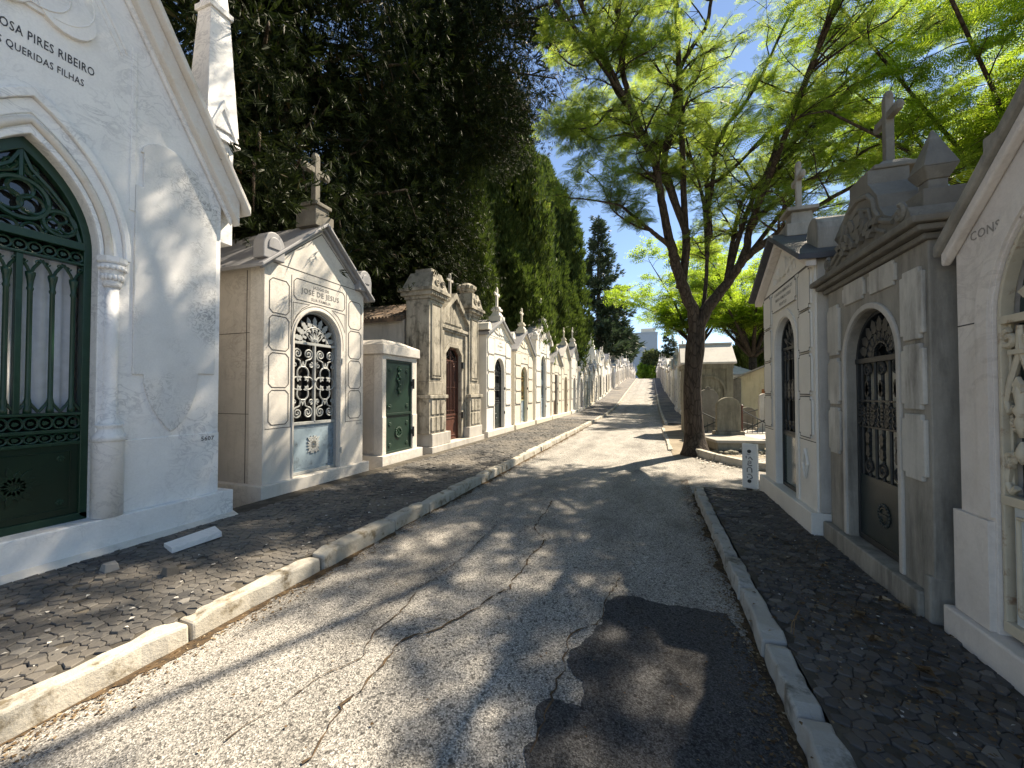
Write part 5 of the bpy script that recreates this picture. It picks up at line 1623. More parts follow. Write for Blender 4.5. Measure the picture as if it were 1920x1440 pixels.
def cobbles(x0, x1, y0, y1, s, zf, seed, keep=1.0):
    rr = random.Random(seed)
    nx = int((x1 - x0) / s) + 1; ny = int((y1 - y0) / (s * .87)) + 1
    pt = {}
    for j in range(-1, ny + 1):
        for i in range(-1, nx + 1):
            pt[i, j] = (x0 + (i + .5 * (j % 2)) * s + rr.uniform(-.30, .30) * s, y0 + j * s * .87 + rr.uniform(-.30, .30) * s)
    m = MB()
    for j in range(ny):
        for i in range(nx):
            cx, cy = pt[i, j]
            if not (x0 < cx < x1 and y0 < cy < y1) or rr.random() > keep: continue
            h = s * 1.1
            poly = [(cx - h, cy - h), (cx + h, cy - h), (cx + h, cy + h), (cx - h, cy + h)]
            for dj in (-2, -1, 0, 1, 2):
                for di in (-2, -1, 0, 1, 2):
                    q = pt.get((i + di, j + dj))
                    if (di or dj) and q:
                        dx, dy = q[0] - cx, q[1] - cy
                        if dx * dx + dy * dy < (2.3 * s) ** 2:
                            poly = clip(poly, cx + dx / 2, cy + dy / 2, dx, dy)
                            if len(poly) < 3: break
            if len(poly) < 3: continue
            g = rr.uniform(.93, .985)
            z = zf(cx, cy); hh = rr.uniform(.007, .0145); tx, ty = rr.uniform(-.045, .045), rr.uniform(-.045, .045)
            if rr.random() < .03: hh += .012; tx *= 3
            a = [(cx + (x - cx) * g, cy + (y - cy) * g) for x, y in poly]
            b = [(cx + (x - cx) * g * .88, cy + (y - cy) * g * .88) for x, y in poly]
            n = len(a)
            vs = [(x, y, z - .02) for x, y in a] + [(x, y, z + hh * .55 + (x - cx) * tx + (y - cy) * ty) for x, y in a] + [(x, y, z + hh + (x - cx) * tx + (y - cy) * ty) for x, y in b]
            fs = [(k, (k + 1) % n, n + (k + 1) % n, n + k) for k in range(n)] + [(n + k, n + (k + 1) % n, 2 * n + (k + 1) % n, 2 * n + k) for k in range(n)] + [tuple(range(2 * n, 3 * n))]
            m.add(vs, fs)
    return m


o = cobbles(-4.62, -2.96, .2, 21.4, .071, lambda x, y: .112 - .025 * (x + 2.95), 21, .965).build("cobblestones", M['cobble'], None, recalc=False); tag(o, kind="stuff")
o = cobbles(.79, 1.72, .6, 6.9, .070, lambda x, y: .10, 22, .93).build("cobblestones", M['cobble_dark'], None, recalc=False); tag(o, kind="stuff")


def kerb(x0, x1, y0, y1, base, top, mat, seed, lmin, lmax, follow=True, bev=.018):
    rr = random.Random(seed)
    m = MB(); y = y0
    while y < y1:
        L = rr.uniform(lmin, lmax) * (1 if y < 26 else 1.6)
        ya, yb = y + .008, min(y1, y + L) - .008
        za, zb = hill(ya), hill(yb)
        j = [rr.uniform(-.012, .012) for _ in range(6)]
        n = 8
        ring = []
        for k in range(n + 1):
            t_ = k / n; yy = ya + (yb - ya) * t_; z = za + (zb - za) * t_
            w = rr.uniform(-.009, .009)
            ring.append([(x0 + j[0] + w, yy, z + base), (x1 + j[1] - w, yy, z + base), (x1 + j[1] - w - .012, yy, z + top + j[2] + rr.uniform(-.009, .005) - (.02 if k in (0, n) else 0)), (x0 + j[0] + w + .008, yy, z + top + j[3] + rr.uniform(-.010, .005) - (.015 if k in (0, n) else 0))])
        vs = [p for r_ in ring for p in r_]
        fs = [(3, 2, 1, 0), (4 * n, 4 * n + 1, 4 * n + 2, 4 * n + 3)]
        for k in range(n):
            for c in range(4):
                fs.append((4 * k + c, 4 * k + (c + 1) % 4, 4 * k + 4 + (c + 1) % 4, 4 * k + 4 + c))
        m.add(vs, fs)
        y += L
    o = m.build("kerb", mat, None, bev)
    return tag(o, kind="structure")


kerb(-2.965, -2.805, -1.0, 128, -.1, .135, M['kerb'], 4, .75, 1.1)
kerb(.63, .765, -1.0, 6.95, -.1, .12, M['kerb_worn'], 6, .32, .8, bev=.014)
kerb(.63, .765, 20.0, 128, -.1, .12, M['kerb'], 8, .8, 1.2)
kerb(.44, .57, 11.75, 19.0, -.1, .06, M['kerb'], 9, .7, 1.1)

# darker patch of newer asphalt, cracks
pp = [(991, 1440), (978, 1404), (1006, 1392), (1013, 1378), (1000, 1347), (1014, 1322), (1027, 1311), (1060, 1322), (1089, 1325), (1096, 1300), (1093, 1280), (1078, 1270), (1067, 1253), (1062, 1240), (1067, 1227), (1098, 1203), (1112, 1188), (1127, 1172), (1132, 1150), (1136, 1134), (1150, 1122), (1164, 1119), (1185, 1119), (1204, 1123), (1230, 1131), (1258, 1136), (1295, 1139), (1362, 1151), (1390, 1188)]
poly = [G(u, v).xy for u, v in pp]
poly = [(p.x, p.y) for p in poly] + [(.585, 2.6), (.60, 1.9), (.60, .2), (-.62, .2), (-.55, 1.0)]
# roughen the outline
rp = []
for i in range(len(poly)):
    a, b = Vector(poly[i]), Vector(poly[(i + 1) % len(poly)])
    n = max(1, int((b - a).length / .025))
    for k in range(n):
        q = a + (b - a) * (k / n)
        rp.append((q.x + wob.uniform(-.007, .007) + .006 * math.sin(q.y * 37 + q.x * 11), q.y + wob.uniform(-.007, .007) + .005 * math.sin(q.x * 41)))


def roadz(x, y): return hill(y) + .02 * (1 - ((x + 1.1) / 1.75) ** 2) - .012


m = MB()
from mathutils.geometry import tessellate_polygon
tris = tessellate_polygon([[Vector((x, y, 0)) for x, y in rp]])
m.add([(x, y, roadz(x, y) + .006) for x, y in rp], [tuple(t_) for t_ in tris])
n = len(rp)
m.add([(x, y, roadz(x, y) + .006) for x, y in rp] + [(x, y, roadz(x, y) - .01) for x, y in rp], [(i, (i + 1) % n, n + (i + 1) % n, n + i) for i in range(n)])
o = m.build("road_patch", M['patch']); tag(o, kind="structure")
cracks = [
    ([(1035, 940), (1027, 956), (1015, 972), (1002, 993), (1010, 1003), (1022, 1013), (1018, 1023), (1011, 1031), (997, 1040), (989, 1053), (984, 1068), (970, 1080), (962, 1093), (955, 1107), (938, 1114), (920, 1124), (905, 1137), (880, 1152), (849, 1169), (815, 1186), (778, 1196), (760, 1203), (742, 1213), (725, 1240), (702, 1262), (685, 1290), (666, 1305), (644, 1324), (630, 1350), (600, 1391), (585, 1420), (560, 1450)], .030),
    ([(930, 985), (920, 996), (905, 1010), (884, 1031), (866, 1048), (840, 1067), (820, 1085), (787, 1102), (770, 1125), (751, 1151), (730, 1168), (698, 1187), (690, 1210), (680, 1236), (650, 1252), (600, 1271), (560, 1300), (520, 1330), (470, 1360), (400, 1410)], .016),
    ([(1160, 1085), (1158, 1093), (1150, 1105), (1143, 1118), (1133, 1129), (1130, 1150), (1124, 1169), (1100, 1182), (1072, 1190), (1065, 1212), (1058, 1240), (1056, 1262), (1046, 1280), (1040, 1298), (1030, 1330), (1020, 1360), (1000, 1395), (995, 1440)], .018),
    ([(787, 1102), (740, 1095), (700, 1088), (655, 1083)], .008),
    ([(849, 1169), (800, 1160), (751, 1151)], .008),
]
m = MB()
for pts, w in cracks:
    q = []
    for i in range(len(pts) - 1):
        a, b = G(*pts[i]), G(*pts[i + 1])
        k_ = max(2, int((b - a).length / .04))
        for k in range(k_):
            p_ = a + (b - a) * (k / k_)
            q.append((p_.x + wob.uniform(-.014, .014), p_.y + wob.uniform(-.014, .014)))
    vs = []
    for i, (x, y) in enumerate(q):
        a = Vector(q[max(0, i - 1)]); b = Vector(q[min(len(q) - 1, i + 1)]); d_ = (b - a).normalized(); nn = Vector((-d_.y, d_.x))
        ww = w * wob.uniform(.10, .75)
        if wob.random() < .15: ww *= .3
        vs += [(x + nn.x * ww / 2, y + nn.y * ww / 2, roadz(x, y) + .0085), (x - nn.x * ww / 2, y - nn.y * ww / 2, roadz(x, y) + .0085)]
    m.add(vs, [(2 * i, 2 * i + 1, 2 * i + 3, 2 * i + 2) for i in range(len(q) - 1)])
o = m.build("road_cracks", M['crack'], None, recalc=False); tag(o, kind="structure")


def gutter(x_kerb, s_, y0, y1, wmax, seed):
    rr = random.Random(seed); m = MB(); vs = []; y = y0; n = 0; w = wmax * .5
    while y < y1:
        w = min(wmax, max(.015, w + rr.uniform(-.028, .028) + (wmax * .45 - w) * .15))
        vs += [(x_kerb, y, roadz(x_kerb, y) + .0045), (x_kerb + s_ * w, y, roadz(x_kerb + s_ * w, y) + .0045)]
        y += .03; n += 1
    m.add(vs, [(2 * i, 2 * i + 1, 2 * i + 3, 2 * i + 2) for i in range(n - 1)])
    return tag(m.build("gutter_dirt", M['crack'], None, recalc=False), kind="structure")


gutter(-2.815, 1, .2, 22, .13, 1)
gutter(.635, -1, .2, 6.9, .11, 2)


def bits(name, n, xf, yf, zf, smin, smax, mat, seed, flat=True):
    g = np.random.default_rng(seed)
    x = xf(g, n); y = yf(g, n)
    z = np.array([zf(a, b) for a, b in zip(x, y)])
    s = g.uniform(smin, smax, n); a = g.uniform(0, 2 * np.pi, n); asp = g.uniform(.3, .9, n)
    ca, sa = np.cos(a), np.sin(a)
    V = np.zeros((n, 4, 3))
    for k, (px, py, pz) in enumerate(((-1, 0, 0), (0, -1, .25), (1, 0, 0), (0, 1, .3))):
        lx = px * s; ly = py * s * asp
        V[:, k, 0] = x + lx * ca - ly * sa; V[:, k, 1] = y + lx * sa + ly * ca; V[:, k, 2] = z + .004 + pz * s * g.uniform(.2, 1.6, n)
    o = quads_mesh(name, V, mat)
    return tag(o, kind="stuff")


bits("leaf_litter", 5200, lambda g, n: -2.80 + np.abs(g.normal(0, .10, n)), lambda g, n: g.uniform(.3, 16, n), roadz, .004, .014, M['litter'], 1)
bits("leaf_litter", 2600, lambda g, n: .62 - np.abs(g.normal(0, .09, n)), lambda g, n: g.uniform(.8, 8, n), lambda x, y: roadz(x, y) + .006, .004, .014, M['litter'], 2)
bits("leaf_litter", 900, lambda g, n: g.uniform(-2.8, .6, n), lambda g, n: g.uniform(1, 16, n), lambda x, y: roadz(x, y) + .006, .003, .011, M['litter'], 3)
bits("leaf_litter", 2600, lambda g, n: g.uniform(.8, 1.7, n), lambda g, n: g.uniform(1.2, 6.9, n), lambda x, y: .118, .003, .010, M['litter'], 14)
bits("leaf_litter", 800, lambda g, n: 1.25 + .22 * g.normal(0, 1, n), lambda g, n: g.choice([2.5, 3.1, 3.3, 3.9, 4.6, 2.0], n) + .2 * g.normal(0, 1, n), lambda x, y: .122, .005, .018, M['litter'], 4)
bits("stone_chips", 420, lambda g, n: g.uniform(-4.55, -3.0, n), lambda g, n: g.uniform(.8, 8, n), lambda x, y: .14, .004, .022, M['chips'], 5)
bits("stone_chips", 240, lambda g, n: g.uniform(.8, 1.7, n), lambda g, n: g.uniform(1.4, 7, n), lambda x, y: .122, .004, .014, M['chips'], 6)
bits("stone_chips", 500, lambda g, n: g.uniform(1.0, 3.2, n), lambda g, n: g.uniform(9.3, 12, n), lambda x, y: .02, .01, .05, M['chips'], 7)
m = MB()
for (u, v, h) in ((1488, 1190, .16), (1483, 1185, .10), (1335, 1030, .1), (1530, 1040, .12)):
    p_ = G(u, v, .12); m.tube([p_, p_ + Vector((.01, .01, h * .6)), p_ + Vector((.03, -.01, h))], .003, 4)
o = m.build("dry_weeds", M['litter']); tag(o, kind="stuff")
m = MB()
for (u, v, s) in ((1225, 1365, 1), (1205, 1180, 1)): pass
# curled dry leaves on the right paving
for (u, v, s) in ((1612, 1155, .055), (1520, 1200, .035), (1734, 1262, .07), (1640, 1200, .05), (1655, 1125, .05), (1750, 1300, .05), (1545, 1062, .04), (1690, 1140, .05)):
    p_ = G(u, v, .13); a0 = wob.uniform(0, 6)
    for k in range(3):
        a = a0 + k * 1.3; d_ = Vector((math.cos(a), math.sin(a), 0)); n_ = Vector((-d_.y, d_.x, 0))
        q = [p_ - d_ * s, p_ + n_ * s * .35 + Vector((0, 0, s * .5)), p_ + d_ * s + Vector((0, 0, s * .35)), p_ - n_ * s * .35 + Vector((0, 0, s * .15))]
        m.add(q, [(0, 1, 2, 3)])
o = m.build("curled_leaves", M['litter'], None, recalc=False); tag(o, kind="stuff")


# ------------------------------------------------------------------ trees
def unit(a): return a / np.maximum(1e-9, np.linalg.norm(a, axis=-1, keepdims=True))


def place(tpl, O, D, N, S):
    D = unit(D); B = unit(np.cross(N, D)); N = np.cross(D, B)
    n = O.shape[0]
    t_ = tpl[None]                                  # 1,q,4,3
    out = O[:, None, None, :] + S[:, None, None, None] * (t_[..., 0:1] * D[:, None, None, :] + t_[..., 1:2] * B[:, None, None, :] + t_[..., 2:3] * N[:, None, None, :])
    return out.reshape(-1, 4, 3)


def frond_tpl(pairs, wid=.26, pw=.030):
    q = []
    for i in range(pairs):
        x = .10 + .9 * (i + .5) / pairs
        L = wid * math.sin(PI * (.16 + .80 * (i + .5) / pairs)) ** .8
        z = -.22 * x * x
        for s in (-1, 1):
            tip = (x + L * .45, s * L, z - .05 * L / wid * .4)
            mid1 = (x + L * .22 - pw, s * L * .5, z + .012); mid2 = (x + L * .22 + pw, s * L * .5, z - .004)
            q.append([(x, 0, z), mid1, tip, mid2])
    q.append([(0, -.006, 0), (.5, -.006, -.055), (1, 0, -.22), (.5, .006, -.055)])
    return np.array(q)


def spray_tpl(n, L, w, spread, seed):
    g = random.Random(seed); q = []
    for i in range(n):
        a = 2 * PI * i / n + g.uniform(-.4, .4); sp = spread * g.uniform(.3, 1)
        d = Vector((1, sp * math.cos(a), sp * math.sin(a))).normalized()
        sd = d.orthogonal().normalized(); sd.rotate(Matrix.Rotation(g.uniform(0, PI), 3, d))
        l_ = L * g.uniform(.6, 1.1); o_ = Vector((g.uniform(-.15, .15), g.uniform(-.2, .2) * spread, g.uniform(-.2, .2) * spread)) * L
        q.append([tuple(o_), tuple(o_ + d * l_ * .45 - sd * w), tuple(o_ + d * l_), tuple(o_ + d * l_ * .45 + sd * w)])
    return np.array(q)


class Jac:
    """spreading tree: tubes for the wood, ferny fronds for the crown"""
    def __init__(s, seed):
        s.w = MB(); s.w.smooth = True; s.r = random.Random(seed); s.A = []; s.g = np.random.default_rng(seed)

    def curve(s, pts):
        out = []
        n = len(pts)
        for i in range(n - 1):
            p0, p1, p2, p3 = pts[max(0, i - 1)], pts[i], pts[i + 1], pts[min(n - 1, i + 2)]
            for k in range(4):
                t_ = k / 4
                out.append(.5 * ((2 * p1) + (p2 - p0) * t_ + (2 * p0 - 5 * p1 + 4 * p2 - p3) * t_ ** 2 + (3 * p1 - p0 - 3 * p2 + p3) * t_ ** 3))
        out.append(pts[-1]); return out

    def limb(s, pts, r0, r1, leaf_from=.35, step=.45, seclen=1.3, n=8, up=.15, dens=1.0, side=1.0):
        c = s.curve([Vector(p) for p in pts])
        m = len(c)
        rad = [r0 + (r1 - r0) * (i / (m - 1)) ** .8 for i in range(m)]
        jit = r0 * .10
        c = [p + Vector((s.r.uniform(-jit, jit), s.r.uniform(-jit, jit), 0)) for p in c]
        s.w.tube(c, rad, n)
        acc = 0; tot = sum((c[i + 1] - c[i]).length for i in range(m - 1)); run = 0
        for i in range(m - 1):
            seg = c[i + 1] - c[i]; run += seg.length; acc += seg.length
            if run / tot < leaf_from: continue
            while acc > step:
                acc -= step
                s.secondary(c[i] + seg * s.r.random(), seg.normalized(), seclen * s.r.uniform(.6, 1.25), max(.008, rad[i] * .45), up, dens, side)
        s.secondary(c[-1], (c[-1] - c[-2]).normalized(), seclen, max(.008, r1 * .8), up, dens, side)

    def secondary(s, p, d, L, r, up, dens, side):
        a = s.r.uniform(0, 2 * PI)
        h = Vector((math.cos(a), math.sin(a), s.r.uniform(-.15, .55) + up)) * side
        dr = (d * .55 + h).normalized()
        pts = [p]; k = 4
        for i in range(k):
            dr = (dr + Vector((s.r.uniform(-.35, .35), s.r.uniform(-.35, .35), s.r.uniform(-.28, .18)))).normalized()
            pts.append(pts[-1] + dr * L / k)
        r = min(r, .03)
        s.w.tube(pts, [r * (1 - .75 * i / k) for i in range(k + 1)], 5)
        for i in range(1, k + 1):
            for q in range(2 if i < k else 3):
                if s.r.random() > dens: continue
                a = s.r.uniform(0, 2 * PI)
                td = (dr * .5 + Vector((math.cos(a), math.sin(a), s.r.uniform(-.25, .45)))).normalized()
                tl = L * s.r.uniform(.18, .42)
                e = pts[i] + td * tl
                s.w.tube([pts[i], pts[i] + td * tl * .5 + Vector((0, 0, .02)), e], [r * .35, r * .28, r * .15], 4)
                for f in range(s.r.randint(4, 8)):
                    a2 = s.r.uniform(0, 2 * PI)
                    fd = (td * .9 + Vector((math.cos(a2), math.sin(a2), s.r.uniform(-.3, .35)))).normalized()
                    s.A.append((pts[i] + td * tl * s.r.uniform(.35, 1.0), fd))

    def done(s, name, label, group=None, mat='jac', pairs=9, scale=(.30, .48), loc=None, wid=.26, pw=.03):
        th = bpy.data.objects.new(name, None); COL.objects.link(th)
        tag(th, label, "tree", group)
        s.w.build("trunk", M['bark'], th, recalc=False)
        n = len(s.A)
        O = np.array([tuple(a[0]) for a in s.A]); D = np.array([tuple(a[1]) for a in s.A])
        N = np.tile(np.array([0, 0, 1.0]), (n, 1)) + s.g.normal(0, .45, (n, 3))
        V = place(frond_tpl(pairs, wid, pw), O, D, N, s.g.uniform(scale[0], scale[1], n))
        quads_mesh("crown", V, M[mat], th)
        print(name, "fronds", n, "quads", V.shape[0])
        return th


def PX(l, du=0): return [P(u, v, d) for u, v, d in l]


J = Jac(3)
base = G(1304, 853)
trunk = [base + Vector((0, 0, -.3)), base + Vector((0, 0, .02))] + PX([(1302, 815, 10.3), (1299, 770, 10.3), (1298, 725, 10.3), (1300, 690, 10.3), (1303, 655, 10.3), (1306, 622, 10.3), (1309, 602, 10.3)])
c = J.curve(trunk)
rad = []
for i, p_ in enumerate(c):
    z = p_.z
    rad.append(.232 + .15 * math.exp(-max(0, z) / .25) - .012 * z + .03 * math.exp(-((z - 2.7) / .35) ** 2))
J.w.tube(c, rad, 14)
Lm = J.limb
Lm(PX([(1304, 630, 10.3), (1301, 588, 10.25), (1290, 563, 10.2), (1278, 530, 10.1), (1267, 497, 10), (1261, 470, 9.9), (1253, 442, 9.8), (1247, 415, 9.7), (1240, 375, 9.5), (1230, 312, 9.3), (1209, 264, 9.1), (1188, 208, 8.9), (1174, 163, 8.8), (1164, 115, 8.7), (1167, 70, 8.6), (1160, 20, 8.4), (1148, -60, 8.1)]), .165, .03, .5, .42, 1.2)
Lm(PX([(1188, 208, 8.9), (1142, 208, 9.0), (1100, 225, 9.2), (1065, 228, 9.3)]), .035, .01, .25, .34, .6)
Lm(PX([(1190, 212, 8.9), (1157, 174, 8.8), (1136, 125, 8.7), (1129, 104, 8.6), (1100, 120, 8.5), (1074, 122, 8.3), (1050, 104, 8.1)]), .055, .012, .3, .42, .7)
Lm(PX([(1180, 190, 8.9), (1142, 208, 8.7), (1120, 232, 8.6), (1085, 242, 8.4), (1045, 236, 8.2)]), .03, .008, .35, .32, .55)
Lm(PX([(1275, 540, 10.2), (1284, 500, 10.2), (1285, 434, 10), (1262, 370, 9.9), (1245, 320, 9.8), (1251, 260, 9.7), (1261, 208, 9.6), (1270, 156, 9.5), (1275, 128, 9.4), (1299, 87, 9.3), (1327, 42, 9.2), (1335, -20, 9), (1345, -90, 8.8)]), .11, .03, .45, .45, 1.2)
Lm(PX([(1275, 128, 9.4), (1255, 105, 9.3), (1230, 112, 9.2), (1200, 115, 9.0), (1178, 100, 8.9)]), .035, .01, .5, .4, .6)
Lm(PX([(1308, 612, 10.3), (1326, 578, 10.2), (1338, 563, 10.15), (1361, 534, 10.1), (1380, 507, 9.9), (1398, 484, 9.7), (1425, 462, 9.4), (1455, 440, 9.1), (1500, 410, 8.8), (1560, 370, 8.4), (1640, 330, 8.0)]), .175, .03, .60, .38, 1.3)
Lm(PX([(1361, 534, 10.1), (1385, 500, 10.0), (1400, 463, 9.9), (1404, 434, 9.8), (1418, 390, 9.7), (1431, 347, 9.5), (1452, 285, 9.3), (1462, 248, 9.2), (1502, 233, 9.0), (1550, 190, 8.7), (1620, 120, 8.3), (1700, 60, 8.0), (1790, -10, 7.6)]), .11, .02, .32, .36, 1.3)
Lm(PX([(1404, 434, 9.8), (1414, 420, 9.7), (1429, 400, 9.6), (1487, 356, 9.3), (1546, 324, 9.0), (1587, 309, 8.7), (1616, 286, 8.5), (1660, 265, 8.3), (1720, 240, 8.0), (1800, 215, 7.6)]), .08, .015, .28, .34, .95)
Lm(PX([(1318, 585, 10.3), (1324, 524, 10.3), (1326, 480, 10.2), (1330, 442, 10.1), (1326, 400, 10), (1310, 340, 9.9), (1299, 305, 9.9), (1285, 255, 9.8)]), .055, .02, .3, .42, 1.2)
Lm(PX([(1326, 400, 10), (1336, 340, 9.9), (1344, 271, 9.8), (1362, 236, 9.7), (1386, 208, 9.6), (1421, 156, 9.4), (1441, 115, 9.3), (1469, 52, 9.1), (1497, 7, 8.9), (1530, -60, 8.6)]), .06, .02, .25, .36, 1.3)
Lm(PX([(1322, 350, 9.9), (1350, 335, 9.8), (1386, 305, 9.7), (1428, 260, 9.5), (1466, 222, 9.3), (1520, 160, 9.0), (1575, 99, 8.7), (1654, 15, 8.3), (1700, -40, 7.9)]), .05, .02, .2, .36, 1.3)
Lm(PX([(1272, 490, 10), (1257, 463, 9.9), (1238, 447, 9.7), (1220, 432, 9.5), (1199, 415, 9.3), (1180, 399, 9.1), (1160, 385, 8.9), (1108, 375, 8.6), (1067, 371, 8.4)]), .075, .012, .42, .36, .6, dens=.8)
Lm(PX([(1220, 432, 9.5), (1195, 425, 9.3), (1150, 395, 9.2), (1130, 350, 9.1), (1100, 320, 8.9)]), .03, .01, .35, .34, .65)
Lm(PX([(1209, 264, 9.1), (1180, 250, 8.9), (1150, 255, 8.8), (1118, 262, 8.6), (1085, 240, 8.5)]), .03, .008, .35, .34, .55)
W_ = lambda *a: [Vector(q) for q in a]
Lm([P(1167, 70, 8.6)] + W_((-1.0, 6.8, 10.9), (-1.4, 4.4, 11.8)), .05, .02, .1, .24, 1.5)
Lm([P(1497, 7, 8.9)] + W_((2.2, 8.0, 10.4), (1.4, 5.6, 10.6), (.9, 3.2, 10.6)), .05, .02, .5, .5, 1.2)
Lm([P(1404, 434, 9.8)] + W_((3.0, 7.7, 8.2), (3.5, 5.2, 9.4), (3.6, 2.6, 10.2)), .07, .02, .3, .42, 1.3)
Lm([P(1209, 264, 9.1)] + W_((-1.3, 7.8, 9.4), (-1.9, 6.2, 10.2), (-2.5, 4.6, 10.4)), .05, .02, .3, .22, 1.5)  # overhead limb out of view, added to shade the gothic vault's upper front
Lm([P(1330, 442, 10.1)] + W_((1.6, 12.8, 9.0), (2.2, 15.0, 10.5)), .08, .02, .35, .42, 1.3)
Lm([P(1285, 434, 10)] + W_((.6, 9.5, 10.0), (.4, 8.4, 12.0), (.2, 7.2, 13.0)), .08, .02, .3, .42, 1.3)
Lm([P(1188, 208, 8.9)] + W_((-1.6, 7.4, 9.0), (-2.2, 5.8, 9.4), (-2.8, 4.6, 8.8)), .04, .02, .72, .24, 1.2)  # another unseen limb, added for its shade on the gothic front
Lm([P(1431, 347, 9.5)] + W_((4.2, 10.4, 8.2), (5.6, 10.0, 9.2), (6.8, 9.2, 9.8)), .06, .02, .3, .4, 1.3)
Lm([P(1398, 484, 9.7)] + W_((3.6, 11.6, 6.6), (5.0, 12.4, 7.6), (6.4, 12.6, 8.4)), .06, .02, .3, .4, 1.2)
Lm([P(1299, 305, 9.9)] + W_((.2, 12, 9.6), (-.8, 13.2, 11.0)), .05, .02, .3, .45, 1.2)
Lm([P(1361, 534, 10.1)] + W_((2.4, 10.9, 6.4), (3.3, 10.4, 7.4), (4.4, 9.6, 8.2)), .07, .02, .25, .36, 1.3)
Lm([P(1361, 534, 10.1)] + W_((2.3, 12.0, 6.6), (3.0, 13.0, 7.6), (3.8, 14.2, 8.4)), .07, .02, .25, .36, 1.3)
Lm([P(1326, 480, 10.2)] + W_((1.4, 12.6, 7.4), (.8, 13.8, 8.6)), .06, .02, .2, .36, 1.3)
Lm([P(1285, 434, 10)] + W_((.3, 10.8, 7.6), (-.5, 11.2, 8.8), (-1.3, 11.4, 9.8)), .05, .02, .3, .4, 1.1)
J.done("feathery_tree", "large forked feathery-leaved tree with leaning trunk at the right of the road", None, 'jac', 10, (.20, .36), None, .26, .024)


def auto_jac(name, label, x, y, z0, h, rad, seed, nl, group, dens=.8, pairs=5, scale=(.5, .8), lean=(0, 0), low=.35, pw=.05):
    j = Jac(seed); r = j.r
    b = Vector((x, y, z0)); top = b + Vector((lean[0] * .3, lean[1] * .3, h * low))
    j.w.tube([b + Vector((0, 0, -.3)), b + (top - b) * .5 + Vector((r.uniform(-.1, .1), 0, 0)), top], [h * .030, h * .024, h * .020], 10)
    for i in range(nl):
        a = 2 * PI * i / nl + r.uniform(-.4, .4); rr = rad * r.uniform(.55, 1.0)
        e = b + Vector((lean[0] + rr * math.cos(a), lean[1] + rr * math.sin(a), h * r.uniform(.62, 1.0)))
        mid = top + (e - top) * .5 + Vector((r.uniform(-.4, .4), r.uniform(-.4, .4), h * .06))
        j.limb([top, top + (mid - top) * .5, mid, e], h * (.005 if pairs > 7 else .014), .02, .35, h * .06, h * .13, 6, .15, dens)
    return j.done(name, label, group, 'jac_far', pairs, scale, None, .30, pw)


auto_jac("feathery_tree", "feathery green tree behind the right-hand vaults, crown above their finials", 6.9, 9.4, 0, 9.2, 4.2, 31, 20, None, 1.0, 9, (.24, .42), (-.9, 0), .40, .028)
auto_jac("feathery_tree", "bright backlit feathery tree between the arched tomb and the white right vault", 6.0, 27.5, 0, 10.5, 5.0, 32, 13, None, .85, 5, (.5, .8), (-.6, 0))
auto_jac("feathery_tree", "bright feathery tree behind the right row, left of the big forked trunk", 4.6, 39.5, .3, 13.5, 6.0, 33, 13, None, .85, 4, (.7, 1.1), (-2.0, 0), .38, .06)
auto_jac("feathery_tree", "sunlit feathery tree far right beyond the yellowish vault", 11.5, 24.0, 0, 9.5, 5.0, 36, 11, None, .85, 5, (.5, .8))


def cypress(name, label, x, y, z0, h, rmax, seed, n, group=None, lobes=5, mat='cyp', size=(.30, .6), cut=0.0, lowr=.55):
    g = np.random.default_rng(seed); r = random.Random(seed)
    th = thing(name, label, "tree", (x, y, z0), 0, group)
    w = MB(); w.smooth = True
    w.tube([(0, 0, -.3), (.05, 0, h * .3), (0, .05, h * .8)], [rmax * .14, rmax * .10, .03], 8); w.build("trunk", M['bark_dark'], th, recalc=False)
    ph = [(r.uniform(0, 6.28), r.choice([2, 3, 4, 5]), r.uniform(.5, 1.6), r.uniform(.06, .15)) for _ in range(lobes)]
    nc = n // 15
    tc = cut + (1 - cut) * g.random(nc) ** .8
    ac = g.uniform(0, 2 * np.pi, nc)
    prof = np.where(tc < .3, lowr + (1 - lowr) * np.sin(tc / .3 * np.pi / 2), np.clip((1 - ((tc - .3) / .7) ** 1.7), 0, 1) ** .75)
    lump = np.ones(nc)
    for p0, k, f, am in ph: lump += am * np.sin(k * ac + p0 + 6.28 * f * tc * 2)
    lay = g.choice([1.05, .95, .80, .5], nc, p=[.40, .32, .18, .10])
    Rc = rmax * prof * lump * lay * g.uniform(.93, 1.06, nc) + .04
    ci = np.repeat(np.arange(nc), 15); n = len(ci)
    a = ac[ci]; q = g.random(n)
    C = np.stack([Rc * np.cos(ac), Rc * np.sin(ac), tc * h], 1)[ci]
    wd_ = size[1] * .42
    O = C + g.normal(0, 1, (n, 3)) * np.array([wd_, wd_, 0]) * (1 - .75 * q)[:, None] * .8
    O[:, 2] += (q - .4) * size[1] * 2.6
    lay = lay[ci]
    D = np.stack([np.cos(a) * .35, np.sin(a) * .35, np.full(n, 1.0)], 1) + g.normal(0, .25, (n, 3))
    N = np.stack([np.cos(a), np.sin(a), np.zeros(n)], 1) + g.normal(0, .3, (n, 3))
    S = g.uniform(size[0], size[1], n) * .8 * np.where(lay < .7, 1.5, 1)
    V = place(spray_tpl(8, 1.0, .07, .6, seed), O, D, N, S)
    quads_mesh("crown", V, M[mat], th)
    return th


